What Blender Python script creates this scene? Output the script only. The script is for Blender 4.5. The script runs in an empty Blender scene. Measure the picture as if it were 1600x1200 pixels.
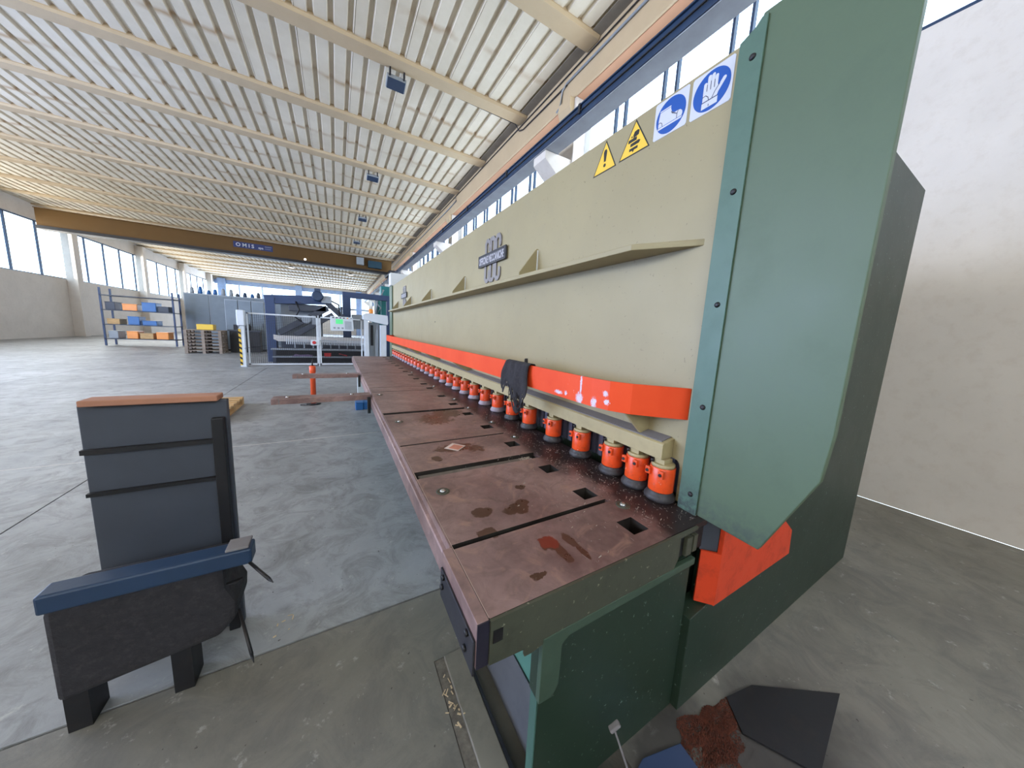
import bpy, bmesh, math, random
from mathutils import Vector, Matrix
random.seed(7)
S = bpy.context.scene
COL = S.collection
# ------------------------------------------------------------------ camera
cam_d = bpy.data.cameras.new('camera'); cam = bpy.data.objects.new('camera', cam_d); COL.objects.link(cam)
R = Matrix(((0.8680313653429916, 0.025365984743351305, -0.49586098414654695),
            (-0.49375261733784204, 0.14919446488283022, -0.8567084477932716),
            (0.05224846076979333, 0.9884824623969443, 0.14202999641224157)))
cam.matrix_world = Matrix.Translation((0, 0, 1.55)) @ R.to_4x4()
cam_d.sensor_width = 36; cam_d.lens = 482.836 / 1600 * 36
cam_d.shift_x = -4.0 / 1600; cam_d.shift_y = -8.7 / 1600
cam_d.clip_start = .02; cam_d.clip_end = 400
S.camera = cam
# ------------------------------------------------------------------ world and light
S.view_settings.view_transform = 'Standard'; S.view_settings.look = 'None'
S.view_settings.exposure = 0.0; S.view_settings.gamma = 1.0; S.view_settings.use_curve_mapping = False
W = bpy.data.worlds.new('overcast_sky'); S.world = W; W.use_nodes = True
bg = W.node_tree.nodes['Background']
bg.inputs[0].default_value = (.72, .86, 1, 1); bg.inputs[1].default_value = 5.0

def opening_light(name, loc, rot, sx, sy, power, color):
    d = bpy.data.lights.new(name, 'AREA'); d.shape = 'RECTANGLE'; d.size = sx; d.size_y = sy
    d.energy = power; d.color = color
    o = bpy.data.objects.new(name, d); o.location = loc; o.rotation_euler = rot; COL.objects.link(o)
    return o
P2 = math.pi / 2
# daylight at the hall door and window bands; the near band is added
opening_light('door_daylight', (-13.8, 8.5, 2.6), (0, -P2, 0), 5.0, 10.5, 2000, (.36, .53, 1))
opening_light('left_window_daylight', (-13.7, 24.0, 4.85), (0, -P2, 0), 2.7, 58.0, 2100, (1, .94, .82))
opening_light('near_fill_light', (-5.0, -5.7, 4.75), (P2, 0, 0), 17.0, 2.7, 340, (1, .91, .74))  # fill from an unseen near window, added to brighten surfaces facing the camera
opening_light('far_window_daylight', (-4.5, 56.4, 4.2), (-P2, 0, 0), 17.5, 4.0, 1900, (.60, .75, 1))
opening_light('right_window_daylight', (4.7, 12.0, 5.6), (0, P2, 0), 1.1, 30.0, 300, (.88, .94, 1))

# ------------------------------------------------------------------ materials
MATS = {}
def lin(c):
    return tuple((x / 12.92 if x <= .04045 else ((x + .055) / 1.055) ** 2.4) for x in c)
def rgb(r, g, b): return lin((r / 255, g / 255, b / 255))
def new_mat(name):
    m = bpy.data.materials.new(name); m.use_nodes = True; MATS[name] = m
    nt = m.node_tree; b = nt.nodes['Principled BSDF']
    return m, nt, b
def L(nt, a, b): nt.links.new(a, b)
def noise(nt, vec, scale, detail=5, rough=.6, dist=0):
    n = nt.nodes.new('ShaderNodeTexNoise'); n.inputs['Scale'].default_value = scale
    n.inputs['Detail'].default_value = detail; n.inputs['Roughness'].default_value = rough
    n.inputs['Distortion'].default_value = dist
    if vec is not None: L(nt, vec, n.inputs['Vector'])
    return n.outputs['Fac']
def ramp(nt, fac, a, b):
    n = nt.nodes.new('ShaderNodeMapRange'); n.inputs['From Min'].default_value = a; n.inputs['From Max'].default_value = b
    n.clamp = True; L(nt, fac, n.inputs['Value']); return n.outputs['Result']
def math_n(nt, op, a, b=None):
    n = nt.nodes.new('ShaderNodeMath'); n.operation = op
    for i, v in enumerate((a, b)):
        if v is None: continue
        if isinstance(v, (int, float)): n.inputs[i].default_value = v
        else: L(nt, v, n.inputs[i])
    return n.outputs[0]
def mix(nt, fac, a, b):
    n = nt.nodes.new('ShaderNodeMix'); n.data_type = 'RGBA'
    if isinstance(fac, (int, float)): n.inputs[0].default_value = fac
    else: L(nt, fac, n.inputs[0])
    for i, v in ((6, a), (7, b)):
        if isinstance(v, tuple): n.inputs[i].default_value = (*v[:3], 1)
        else: L(nt, v, n.inputs[i])
    return n.outputs[2]
def pos(nt, scale=(1, 1, 1)):
    g = nt.nodes.new('ShaderNodeNewGeometry')
    m = nt.nodes.new('ShaderNodeMapping'); m.inputs['Scale'].default_value = scale
    L(nt, g.outputs['Position'], m.inputs['Vector']); return m.outputs['Vector']
def bump(nt, b, h, strength=.2, dist=.01):
    n = nt.nodes.new('ShaderNodeBump'); n.inputs['Strength'].default_value = strength; n.inputs['Distance'].default_value = dist
    L(nt, h, n.inputs['Height']); L(nt, n.outputs[0], b.inputs['Normal'])
def mat(name, base, rough=.6, metal=0, var=.12, scale=3, dirt=None, dirt_amt=.3, dscale=9, bmp=.1, spec=.5, stretch=(1, 1, 1), specks=None):
    m, nt, b = new_mat(name)
    v = pos(nt, stretch)
    n1 = noise(nt, v, scale)
    lo = tuple(c * (1 - var) for c in base); hi = tuple(min(1, c * (1 + var)) for c in base)
    col = mix(nt, ramp(nt, n1, .3, .7), lo, hi)
    n2 = noise(nt, v, dscale, 8, .7)
    if dirt:
        f = math_n(nt, 'MULTIPLY', ramp(nt, n2, .5, .75), dirt_amt)
        col = mix(nt, f, col, dirt)
    if specks:
        n3 = noise(nt, v, 60, 3, .5)
        col = mix(nt, math_n(nt, 'MULTIPLY', ramp(nt, n3, .68, .74), .8), col, specks)
    L(nt, col, b.inputs['Base Color'])
    b.inputs['Metallic'].default_value = metal
    L(nt, math_n(nt, 'ADD', math_n(nt, 'MULTIPLY', n2, .2), rough - .1), b.inputs['Roughness'])
    b.inputs['Specular IOR Level'].default_value = spec
    if bmp: bump(nt, b, n2, bmp)
    return m
def blob(nt, p, x, y, rx, ry, edge=.5, wob=.9, ws=18):
    """irregular stain on the table: 1 inside, 0 outside"""
    sp = nt.nodes.new('ShaderNodeSeparateXYZ'); L(nt, p, sp.inputs[0])
    dx = math_n(nt, 'DIVIDE', math_n(nt, 'SUBTRACT', sp.outputs[0], x), rx)
    dy = math_n(nt, 'DIVIDE', math_n(nt, 'SUBTRACT', sp.outputs[1], y), ry)
    d = math_n(nt, 'SQRT', math_n(nt, 'ADD', math_n(nt, 'MULTIPLY', dx, dx), math_n(nt, 'MULTIPLY', dy, dy)))
    w = math_n(nt, 'MULTIPLY', math_n(nt, 'SUBTRACT', noise(nt, p, ws, 3), .5), wob)
    return ramp(nt, math_n(nt, 'ADD', d, w), 1.0, 1.0 - edge * .2)

beige = mat('beige_paint', rgb(150, 138, 104), .5, var=.05, scale=1.5, dirt=rgb(140, 132, 108), dirt_amt=.25, dscale=5, bmp=.05, specks=rgb(122, 110, 82))
beige_rail = mat('beige_rail_paint', rgb(166, 152, 114), .5, var=.05, dirt=rgb(120, 110, 85), dirt_amt=.3, bmp=.05)
dust = mat('grey_dust', rgb(120, 116, 118), .8, var=.1, scale=10)
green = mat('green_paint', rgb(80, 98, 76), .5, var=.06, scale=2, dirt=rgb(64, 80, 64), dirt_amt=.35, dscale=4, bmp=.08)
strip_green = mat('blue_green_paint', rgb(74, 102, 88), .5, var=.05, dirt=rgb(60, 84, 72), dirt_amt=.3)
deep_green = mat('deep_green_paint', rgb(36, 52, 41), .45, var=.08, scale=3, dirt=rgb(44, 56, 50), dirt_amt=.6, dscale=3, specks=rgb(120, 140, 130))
teal = mat('teal_paint', rgb(80, 126, 116), .5, var=.06)
olive = mat('oily_olive_steel', rgb(70, 72, 60), .4, var=.15, dirt=rgb(35, 35, 30), dirt_amt=.5, specks=rgb(150, 150, 130))
orange = mat('orange_paint', rgb(236, 92, 48), .45, var=.06, scale=4, dirt=rgb(170, 60, 35), dirt_amt=.4, dscale=14, bmp=.06)
hold_orange = mat('glossy_orange_paint', rgb(226, 78, 30), .32, var=.08, scale=20, dirt=rgb(130, 50, 40), dirt_amt=.6, dscale=30, specks=rgb(240, 190, 170))
red_orange = mat('red_orange_paint', rgb(214, 66, 30), .5, var=.05, dirt=rgb(120, 40, 24), dirt_amt=.5, dscale=12)
black_rubber = mat('black_rubber', rgb(48, 45, 48), .55, var=.2, scale=20, dirt=rgb(110, 104, 108), dirt_amt=.6, dscale=30)
rubber_light = mat('pale_grey_rubber', rgb(150, 138, 148), .6, var=.15, scale=20)  # paler rubber for the feet of the farther hold-downs
dark_steel = mat('dark_steel', rgb(46, 46, 52), .45, metal=.3, var=.2, scale=8, dirt=rgb(80, 76, 74), dirt_amt=.4)
black_metal = mat('black_iron', rgb(28, 28, 32), .5, metal=.2, var=.2, dirt=rgb(60, 50, 44), dirt_amt=.4)
steel = mat('bright_steel', rgb(190, 190, 190), .25, metal=.9, var=.05)
ochre = mat('ochre_crane_paint', rgb(96, 68, 26), .75, var=.08, scale=.6, dirt=rgb(110, 76, 40), dirt_amt=.3, dscale=2)
blue_steel = mat('blue_painted_steel', rgb(34, 56, 84), .45, var=.12, scale=3)
concrete = mat('cream_concrete', rgb(190, 168, 136), .85, var=.06, scale=1.2, dirt=rgb(176, 150, 120), dirt_amt=.35, dscale=1.5, bmp=.2)
concrete_w = mat('white_concrete', rgb(214, 206, 198), .85, var=.05, scale=1.5, dirt=rgb(170, 150, 130), dirt_amt=.2, bmp=.2)
warm_shade_conc = mat('warm_shade_concrete', rgb(172, 126, 96), .85, var=.06, scale=1.2, bmp=.2)  # concrete tinted for the warm bounce and shade under the roof beam
white_paint = mat('white_paint', rgb(214, 218, 222), .45, var=.04, scale=3)
grey_paint = mat('grey_paint', rgb(150, 156, 162), .5, var=.06)
dark_grey = mat('dark_grey_paint', rgb(62, 66, 76), .5, var=.1)
gantry_blue = mat('slate_blue_paint', rgb(46, 64, 98), .5, var=.1)
blue_plastic = mat('blue_plastic', rgb(38, 98, 160), .4, var=.08)
wood = mat('pale_wood', rgb(196, 160, 112), .75, var=.15, scale=5, stretch=(1, 6, 6), dirt=rgb(130, 96, 62), dirt_amt=.4)
wood_grey = mat('weathered_wood', rgb(140, 124, 108), .8, var=.2, scale=5)
wood_red = mat('reddish_wood', rgb(166, 116, 92), .75, var=.15, scale=5)
cloth = mat('black_cloth', rgb(40, 38, 42), .95, var=.25, scale=30, dirt=rgb(78, 72, 74), dirt_amt=.5, dscale=40, bmp=.6)
rust = mat('rust_shavings', rgb(80, 38, 24), 1.0, var=.5, scale=60, dirt=rgb(46, 26, 20), dirt_amt=.9, dscale=90)
chip_m = mat('bright_metal_chips', rgb(190, 180, 170), .35, metal=.6, var=.2)
straw = mat('pale_splinter_wood', rgb(200, 178, 146), .8, var=.2, scale=30)
copper = mat('pink_copper_sheet', rgb(206, 140, 120), .4, metal=.2, var=.1, scale=20, dirt=rgb(150, 100, 86), dirt_amt=.5)
copper_edge = mat('pale_sheet_border', rgb(206, 190, 182), .45, var=.05)
grey_blue = mat('grey_blue_kick_plate', rgb(84, 86, 92), .6, var=.08, scale=5, dirt=rgb(70, 74, 80), dirt_amt=.5)
pit_m = mat('oily_pit_floor', rgb(48, 47, 46), .7, var=.3, scale=6, dirt=rgb(20, 20, 20), dirt_amt=.6)
sign_white = mat('sign_white', rgb(196, 198, 206), .35, var=.01, bmp=0)
sign_blue = mat('sign_blue', rgb(14, 76, 158), .35, var=.01, bmp=0)
sign_yellow = mat('sign_yellow', rgb(232, 190, 66), .35, var=.03, bmp=0)
sign_black = mat('sign_black', rgb(26, 26, 28), .4, var=.01, bmp=0)
sign_line = mat('sign_navy_line', rgb(60, 62, 84), .4, var=.01, bmp=0)
logo_grey = mat('cast_grey_metal', rgb(128, 124, 126), .45, metal=.3, var=.1, scale=20)
logo_dark = mat('dark_badge_metal', rgb(50, 52, 60), .5, var=.1)
navy = mat('navy_sign', rgb(26, 42, 96), .4, var=.02, bmp=0)
crane_cyan = mat('blue_green_enclosure', rgb(6, 54, 72), .45, var=.05)
red_m = mat('red_plastic', rgb(196, 40, 40), .4, var=.05)
purple_cloth = mat('purple_grey_cloth', rgb(120, 100, 130), .9, var=.2, scale=10)
hall_green = mat('hall_green_machine', rgb(20, 110, 110), .5, var=.1)
amber = mat('amber_plastic', rgb(240, 150, 60), .4, var=.05)

# table steel : brown oxidised plates with oil spots and darker chip covered rear
def table_mat():
    m, nt, b = new_mat('brown_oxidised_steel')
    p = pos(nt)
    base = mix(nt, ramp(nt, noise(nt, p, 2.2, 6, .65), .3, .7), rgb(104, 80, 78), rgb(166, 138, 134))
    base = mix(nt, math_n(nt, 'MULTIPLY', ramp(nt, noise(nt, p, 9, 8, .7, 1.5), .45, .7), .5), base, rgb(84, 66, 62))
    base = mix(nt, math_n(nt, 'MULTIPLY', ramp(nt, noise(nt, p, 5, 4, .6, 2.5), .55, .7), .5), base, rgb(172, 138, 122))
    oil = None
    for (x, y, rx, ry, w) in ((.48, 1.026, .045, .035, .5), (.62, .99, .06, .04, .8), (.66, 1.02, .03, .03, .8), (.61, .76, .035, .04, .7), (.625, .71, .018, .06, .6),
                              (.685, .745, .016, .05, .8), (.69, .69, .012, .06, .8), (.66, 2.36, .13, .14, 1.1), (.8, 2.5, .13, .13, 1.1), (.6, 1.72, .12, .06, .9), (.72, 1.66, .05, .05, .9), (.46, 1.60, .03, .04, .8),
                              (.45, .90, .04, .03, 1.2), (.72, 1.14, .03, .02, 1.2), (.5, .66, .03, .014, 1.2)):
        f = blob(nt, p, x, y, rx, ry, .6, w * 1.9, 26)
        oil = f if oil is None else math_n(nt, 'MAXIMUM', oil, f)
    base = mix(nt, math_n(nt, 'MULTIPLY', oil, .88), base, rgb(74, 46, 30))
    redspot = blob(nt, p, .612, .765, .036, .036, .8, 1.3, 26)
    base = mix(nt, math_n(nt, 'MULTIPLY', redspot, .75), base, rgb(126, 44, 30))
    sp = nt.nodes.new('ShaderNodeSeparateXYZ'); L(nt, p, sp.inputs[0])
    soot = ramp(nt, math_n(nt, 'ADD', sp.outputs[0], math_n(nt, 'MULTIPLY', math_n(nt, 'SUBTRACT', noise(nt, p, 5, 5), .5), .35)), .97, 1.07)
    base = mix(nt, math_n(nt, 'MULTIPLY', soot, .93), base, rgb(36, 30, 32))
    L(nt, base, b.inputs['Base Color'])
    r = math_n(nt, 'ADD', math_n(nt, 'MULTIPLY', noise(nt, p, 7, 6, .7), .3), .26)
    L(nt, math_n(nt, 'SUBTRACT', r, math_n(nt, 'MULTIPLY', oil, .12)), b.inputs['Roughness'])
    b.inputs['Metallic'].default_value = .25
    bump(nt, b, noise(nt, p, 30, 6), .06)
    return m
table_m = table_mat()
def grime(m, z0, z1, col, amt, ymax=1e9):
    nt = m.node_tree; b = nt.nodes['Principled BSDF']; src = b.inputs['Base Color'].links[0].from_socket
    p = pos(nt); sp = nt.nodes.new('ShaderNodeSeparateXYZ'); L(nt, p, sp.inputs[0])
    h = math_n(nt, 'ADD', sp.outputs[2], math_n(nt, 'MULTIPLY', math_n(nt, 'SUBTRACT', noise(nt, p, 7, 7, .75), .5), .26))
    f = math_n(nt, 'MULTIPLY', ramp(nt, h, z1, z0), ramp(nt, noise(nt, p, 40, 4, .7), .35, .6))
    L(nt, mix(nt, math_n(nt, 'MULTIPLY', f, amt), src, col), b.inputs['Base Color'])
grime(green, .86, .97, rgb(66, 78, 70), .9)
grime(strip_green, .86, 1.0, rgb(50, 56, 56), .95)
grime(beige, .86, 1.02, rgb(92, 80, 56), .85)

def floor_tone(name='worn_hall_concrete', c0=rgb(126, 127, 128), c1=rgb(166, 167, 168)):
    m, nt, b = new_mat(name)
    p = pos(nt)
    base = mix(nt, ramp(nt, noise(nt, p, .7, 8, .7, .6), .3, .7), c0, c1)
    base = mix(nt, math_n(nt, 'MULTIPLY', ramp(nt, noise(nt, p, 4, 8, .75, 1), .46, .64), .55), base, rgb(92, 90, 88))
    base = mix(nt, math_n(nt, 'MULTIPLY', ramp(nt, noise(nt, p, 11, 7, .75), .60, .70), .6), base, rgb(190, 188, 182))
    base = mix(nt, math_n(nt, 'MULTIPLY', ramp(nt, noise(nt, p, 40, 2, .5), .72, .76), .8), base, rgb(50, 44, 42))
    oil = math_n(nt, 'MAXIMUM', blob(nt, p, 1.45, .30, .55, .26, 3, 1.0, 5), blob(nt, p, 1.1, .55, .3, .14, 3, 1.0, 7))
    base = mix(nt, math_n(nt, 'MULTIPLY', oil, .8), base, rgb(44, 40, 40))
    warm = ramp(nt, noise(nt, p, .5, 4), .4, .6)
    L(nt, base, b.inputs['Base Color'])
    L(nt, math_n(nt, 'ADD', math_n(nt, 'MULTIPLY', noise(nt, p, 3, 8, .7), .35), .28), b.inputs['Roughness'])
    bump(nt, b, noise(nt, p, 25, 8, .7), .12)
    return m
floor_m = floor_tone()
floor_near_m = floor_tone('shaded_near_concrete', rgb(102, 99, 92), rgb(138, 134, 125))  # near slabs coloured darker and warmer to carry the dim foreground light
curb_m = mat('smooth_curb_concrete', rgb(122, 118, 108), .7, var=.12, scale=4, dirt=rgb(70, 66, 60), dirt_amt=.6, dscale=5)
def deck_mat():
    m, nt, b = new_mat('cream_roof_sheet')
    p = pos(nt)
    base = mix(nt, ramp(nt, noise(nt, p, .8, 6), .3, .7), rgb(206, 193, 170), rgb(226, 215, 195))
    sp = nt.nodes.new('ShaderNodeSeparateXYZ'); L(nt, p, sp.inputs[0])
    # water stain line half way along every bay
    ph = math_n(nt, 'FRACT', math_n(nt, 'DIVIDE', math_n(nt, 'SUBTRACT', sp.outputs[1], 5.26 - 2.575 * 10), 2.575))
    w = math_n(nt, 'MULTIPLY', math_n(nt, 'SUBTRACT', noise(nt, pos(nt, (1, .2, 1)), 1.6, 4), .5), .14)
    d = math_n(nt, 'ABSOLUTE', math_n(nt, 'SUBTRACT', math_n(nt, 'ADD', ph, w), .52))
    st = ramp(nt, d, .045, .005)
    am = ramp(nt, noise(nt, p, 1.1, 3), .38, .6)
    base = mix(nt, math_n(nt, 'MULTIPLY', math_n(nt, 'MULTIPLY', st, am), .8), base, rgb(168, 134, 92))
    L(nt, base, b.inputs['Base Color']); b.inputs['Roughness'].default_value = .6
    return m
deck_m = deck_mat()
def band_mat():
    m, nt, b = new_mat('scraped_orange_paint')
    p = pos(nt)
    base = mix(nt, ramp(nt, noise(nt, p, 3, 6), .3, .7), rgb(216, 66, 26), rgb(228, 80, 38))
    sc = ramp(nt, noise(nt, pos(nt, (1, 14, 5)), 2.4, 6, .7), .66, .70)
    msk = ramp(nt, noise(nt, p, 2.3, 2), .52, .62)
    base = mix(nt, math_n(nt, 'MULTIPLY', sc, msk), base, rgb(214, 200, 206))
    # two scraped-bare patches near the bend
    sp = nt.nodes.new('ShaderNodeSeparateXYZ'); L(nt, p, sp.inputs[0])
    for (y, z, ry, rz) in ((1.155, 1.25, .022, .028), (1.15, 1.32, .006, .06), (1.06, 1.245, .015, .025), (1.0, 1.30, .014, .012), (.99, 1.262, .014, .012), (1.32, 1.25, .03, .01), (1.26, 1.255, .01, .012)):
        dy = math_n(nt, 'DIVIDE', math_n(nt, 'SUBTRACT', sp.outputs[1], y), ry)
        dz = math_n(nt, 'DIVIDE', math_n(nt, 'SUBTRACT', sp.outputs[2], z), rz)
        d = math_n(nt, 'ADD', math_n(nt, 'MULTIPLY', dy, dy), math_n(nt, 'MULTIPLY', dz, dz))
        d = math_n(nt, 'ADD', d, math_n(nt, 'MULTIPLY', math_n(nt, 'SUBTRACT', noise(nt, pos(nt, (1, 2, .8)), 90, 6, .9), .5), 9.0))
        base = mix(nt, ramp(nt, d, 1.0, .8), base, rgb(206, 196, 214))
    L(nt, base, b.inputs['Base Color']); b.inputs['Roughness'].default_value = .5; b.inputs['Specular IOR Level'].default_value = .25
    return m
band_m = band_mat()
def glass_mat():
    m, nt, b = new_mat('window_glass')
    out = nt.nodes['Material Output']; tr = nt.nodes.new('ShaderNodeBsdfTransparent'); gl = nt.nodes.new('ShaderNodeBsdfGlossy')
    tr.inputs[0].default_value = (.93, .97, 1, 1); gl.inputs['Roughness'].default_value = .05
    mx = nt.nodes.new('ShaderNodeMixShader'); mx.inputs[0].default_value = .06
    L(nt, tr.outputs[0], mx.inputs[1]); L(nt, gl.outputs[0], mx.inputs[2]); L(nt, mx.outputs[0], out.inputs[0])
    return m
glass_m = glass_mat()
lamp_glass = mat('lamp_front_glass', rgb(60, 72, 92), .12, var=.05, bmp=0)
def emit(name, c, s):
    m, nt, b = new_mat(name)
    b.inputs['Base Color'].default_value = (*c, 1); b.inputs['Emission Color'].default_value = (*c, 1); b.inputs['Emission Strength'].default_value = s
    return m
screen_m = emit('green_lit_screen', rgb(90, 210, 130), .45)
lit_m = emit('lit_lamp', (1, .96, .9), 3)

# ------------------------------------------------------------------ mesh helpers
class MB:
    def __init__(s): s.v = []; s.f = []; s.sm = []
    def add(s, vs, fs, smooth=False):
        o = len(s.v); s.v += [tuple(v) for v in vs]; s.f += [tuple(i + o for i in f) for f in fs]; s.sm += [smooth] * len(fs); return s
    def box(s, x0, x1, y0, y1, z0, z1):
        vs = [(x, y, z) for x in (x0, x1) for y in (y0, y1) for z in (z0, z1)]
        return s.add(vs, [(0, 1, 3, 2), (4, 6, 7, 5), (0, 4, 5, 1), (2, 3, 7, 6), (0, 2, 6, 4), (1, 5, 7, 3)])
    def prism(s, pts, axis, a, b):
        """pts in the two other axes (x: (y,z), y: (x,z), z: (x,y)), extruded from a to b"""
        def P(p, t): return {'x': (t, p[0], p[1]), 'y': (p[0], t, p[1]), 'z': (p[0], p[1], t)}[axis]
        n = len(pts)
        return s.add([P(p, a) for p in pts] + [P(p, b) for p in pts],
                     [tuple(range(n))[::-1], tuple(range(n, 2 * n))] + [(i, (i + 1) % n, n + (i + 1) % n, n + i) for i in range(n)])
    def lathe(s, c, prof, seg=24, axis='z', smooth=True):
        """prof: [(r, h)] closed with caps"""
        vs = []; n = len(prof)
        for r, h in prof:
            for k in range(seg):
                a = 2 * math.pi * k / seg; u, w = r * math.cos(a), r * math.sin(a)
                vs.append({'z': (c[0] + u, c[1] + w, c[2] + h), 'x': (c[0] + h, c[1] + u, c[2] + w), 'y': (c[0] + u, c[1] + h, c[2] + w)}[axis])
        fs = [(i * seg + k, i * seg + (k + 1) % seg, (i + 1) * seg + (k + 1) % seg, (i + 1) * seg + k) for i in range(n - 1) for k in range(seg)]
        s.add(vs, fs, smooth)
        o = len(s.v) - len(vs)
        s.f += [tuple(o + k for k in range(seg))[::-1], tuple(o + (n - 1) * seg + k for k in range(seg))]; s.sm += [False, False]
        return s
    def tube(s, pts, r, seg=8, r_end=None):
        pts = [Vector(p) for p in pts]; n = len(pts); vs = []
        for i, p in enumerate(pts):
            d = (pts[min(i + 1, n - 1)] - pts[max(i - 1, 0)]).normalized()
            up = Vector((0, 0, 1)) if abs(d.z) < .9 else Vector((1, 0, 0))
            u = d.cross(up).normalized(); w = d.cross(u)
            rr = r if r_end is None else r + (r_end - r) * i / (n - 1)
            for k in range(seg):
                a = 2 * math.pi * k / seg; vs.append(p + u * rr * math.cos(a) + w * rr * math.sin(a))
        fs = [(i * seg + k, i * seg + (k + 1) % seg, (i + 1) * seg + (k + 1) % seg, (i + 1) * seg + k) for i in range(n - 1) for k in range(seg)]
        fs += [tuple(range(seg))[::-1], tuple((n - 1) * seg + k for k in range(seg))]
        return s.add(vs, fs, True)
    def beam(s, a, b, w, h):
        """rectangular bar from a to b, w sideways, h along the up-ish direction"""
        a, b = Vector(a), Vector(b); d = (b - a).normalized()
        up = Vector((0, 0, 1)) if abs(d.z) < .95 else Vector((0, 1, 0))
        u = d.cross(up).normalized() * w / 2; v = u.cross(d).normalized() * h / 2
        vs = [p + i * u + j * v for p in (a, b) for i, j in ((-1, -1), (1, -1), (1, 1), (-1, 1))]
        return s.add(vs, [(3, 2, 1, 0), (4, 5, 6, 7), (0, 1, 5, 4), (1, 2, 6, 5), (2, 3, 7, 6), (3, 0, 4, 7)])
    def mesh(s, name, origin=(0, 0, 0)):
        me = bpy.data.meshes.new(name)
        me.from_pydata([(x - origin[0], y - origin[1], z - origin[2]) for x, y, z in s.v], [], s.f)
        me.polygons.foreach_set('use_smooth', s.sm); 
        bm = bmesh.new(); bm.from_mesh(me); bmesh.ops.recalc_face_normals(bm, faces=bm.faces); bm.to_mesh(me); bm.free()
        me.update(); return me
def wloc(o):
    v = Vector((0, 0, 0))
    while o is not None: v = v + Vector(o.location); o = o.parent
    return v
def obj(name, mb, m, parent=None, bevel=0, label=None, stuff=False, at=None):
    """mb given in world coordinates; the object's origin is its parent's (or `at`)"""
    org = wloc(parent) if at is None else Vector(at)
    o = bpy.data.objects.new(name, mb.mesh(name, org)); COL.objects.link(o)
    o.data.materials.append(m)
    if parent is not None:
        o.parent = parent; o.location = org - wloc(parent)
    else: o.location = org
    if bevel:
        md = o.modifiers.new('bevel', 'BEVEL'); md.width = bevel; md.segments = 2; md.limit_method = 'ANGLE'
    if label: o['label'] = label
    if stuff: o['kind'] = 'stuff'
    return o
def thing(name, label, cat, loc=(0, 0, 0), group=None, rotz=0):
    o = bpy.data.objects.new(name, None); COL.objects.link(o); o.location = loc; o.rotation_euler = (0, 0, rotz)
    o.empty_display_size = .1; o['label'] = label; o['category'] = cat
    if group: o['group'] = group
    return o
def tag(o, label, cat, group=None, kind=None):
    o['label'] = label; o['category'] = cat
    if group: o['group'] = group
    if kind: o['kind'] = kind
    return o
def struct(o): o['kind'] = 'structure'; return o
def dup(root, loc, label=None, group=None, parent=None, rotz=None):
    r = root.copy(); COL.objects.link(r); r.location = loc
    if rotz is not None: r.rotation_euler = (0, 0, rotz)
    if parent is not None: r.parent = parent
    if label: r['label'] = label
    if group: r['group'] = group
    for ch in list(root.children):
        c = ch.copy(); COL.objects.link(c); c.parent = r
        for g in list(ch.children):
            d = g.copy(); COL.objects.link(d); d.parent = c
    return r
def text_mb(txt, origin, u, v, size, depth=.001, bold=0, sx=1.0, align='LEFT'):
    """lettering as mesh: origin in world, u reading direction, v up"""
    cu = bpy.data.curves.new('lettering', 'FONT'); cu.body = txt; cu.size = size; cu.extrude = depth; cu.offset = bold; cu.align_x = align
    cu.resolution_u = 3
    t = bpy.data.objects.new('lettering', cu); COL.objects.link(t); bpy.context.view_layer.update()
    me = bpy.data.meshes.new_from_object(t.evaluated_get(bpy.context.evaluated_depsgraph_get()))
    bpy.data.objects.remove(t); mb = MB(); u = Vector(u); v = Vector(v); n = u.cross(v); o = Vector(origin)
    mb.add([o + u * p.co.x * sx + v * p.co.y + n * p.co.z for p in me.vertices], [tuple(p.vertices) for p in me.polygons])
    return mb
def flat(mb, pts, o, u, v, n, t0, t1):
    """2-D polygon in the (u, v) plane at o extruded along n from t0 to t1"""
    o, u, v, n = map(Vector, (o, u, v, n)); k = len(pts)
    mb.add([o + u * a + v * b + n * t0 for a, b in pts] + [o + u * a + v * b + n * t1 for a, b in pts],
           [tuple(range(k)), tuple(range(k, 2 * k))[::-1]] + [(i, (i + 1) % k, k + (i + 1) % k, k + i) for i in range(k)])
    return mb
def circ(cx, cy, r, n=40, a0=0, a1=360):
    return [(cx + r * math.cos(math.radians(a0 + (a1 - a0) * i / n)), cy + r * math.sin(math.radians(a0 + (a1 - a0) * i / n))) for i in range(n if a1 - a0 == 360 else n + 1)]
def stroke(pts, w):
    """thin closed polygon round a polyline"""
    Lf, Rt = [], []
    for i, p in enumerate(pts):
        a = Vector(pts[max(i - 1, 0)]); b = Vector(pts[min(i + 1, len(pts) - 1)]); d = (b - a).normalized(); nn = Vector((-d.y, d.x)) * w / 2
        Lf.append((p[0] + nn.x, p[1] + nn.y)); Rt.append((p[0] - nn.x, p[1] - nn.y))
    return Lf + Rt[::-1]

XL, XR_, Y0, Y1, ZJ = -14.0, 4.9, -6.0, 57.0, 7.05
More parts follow.
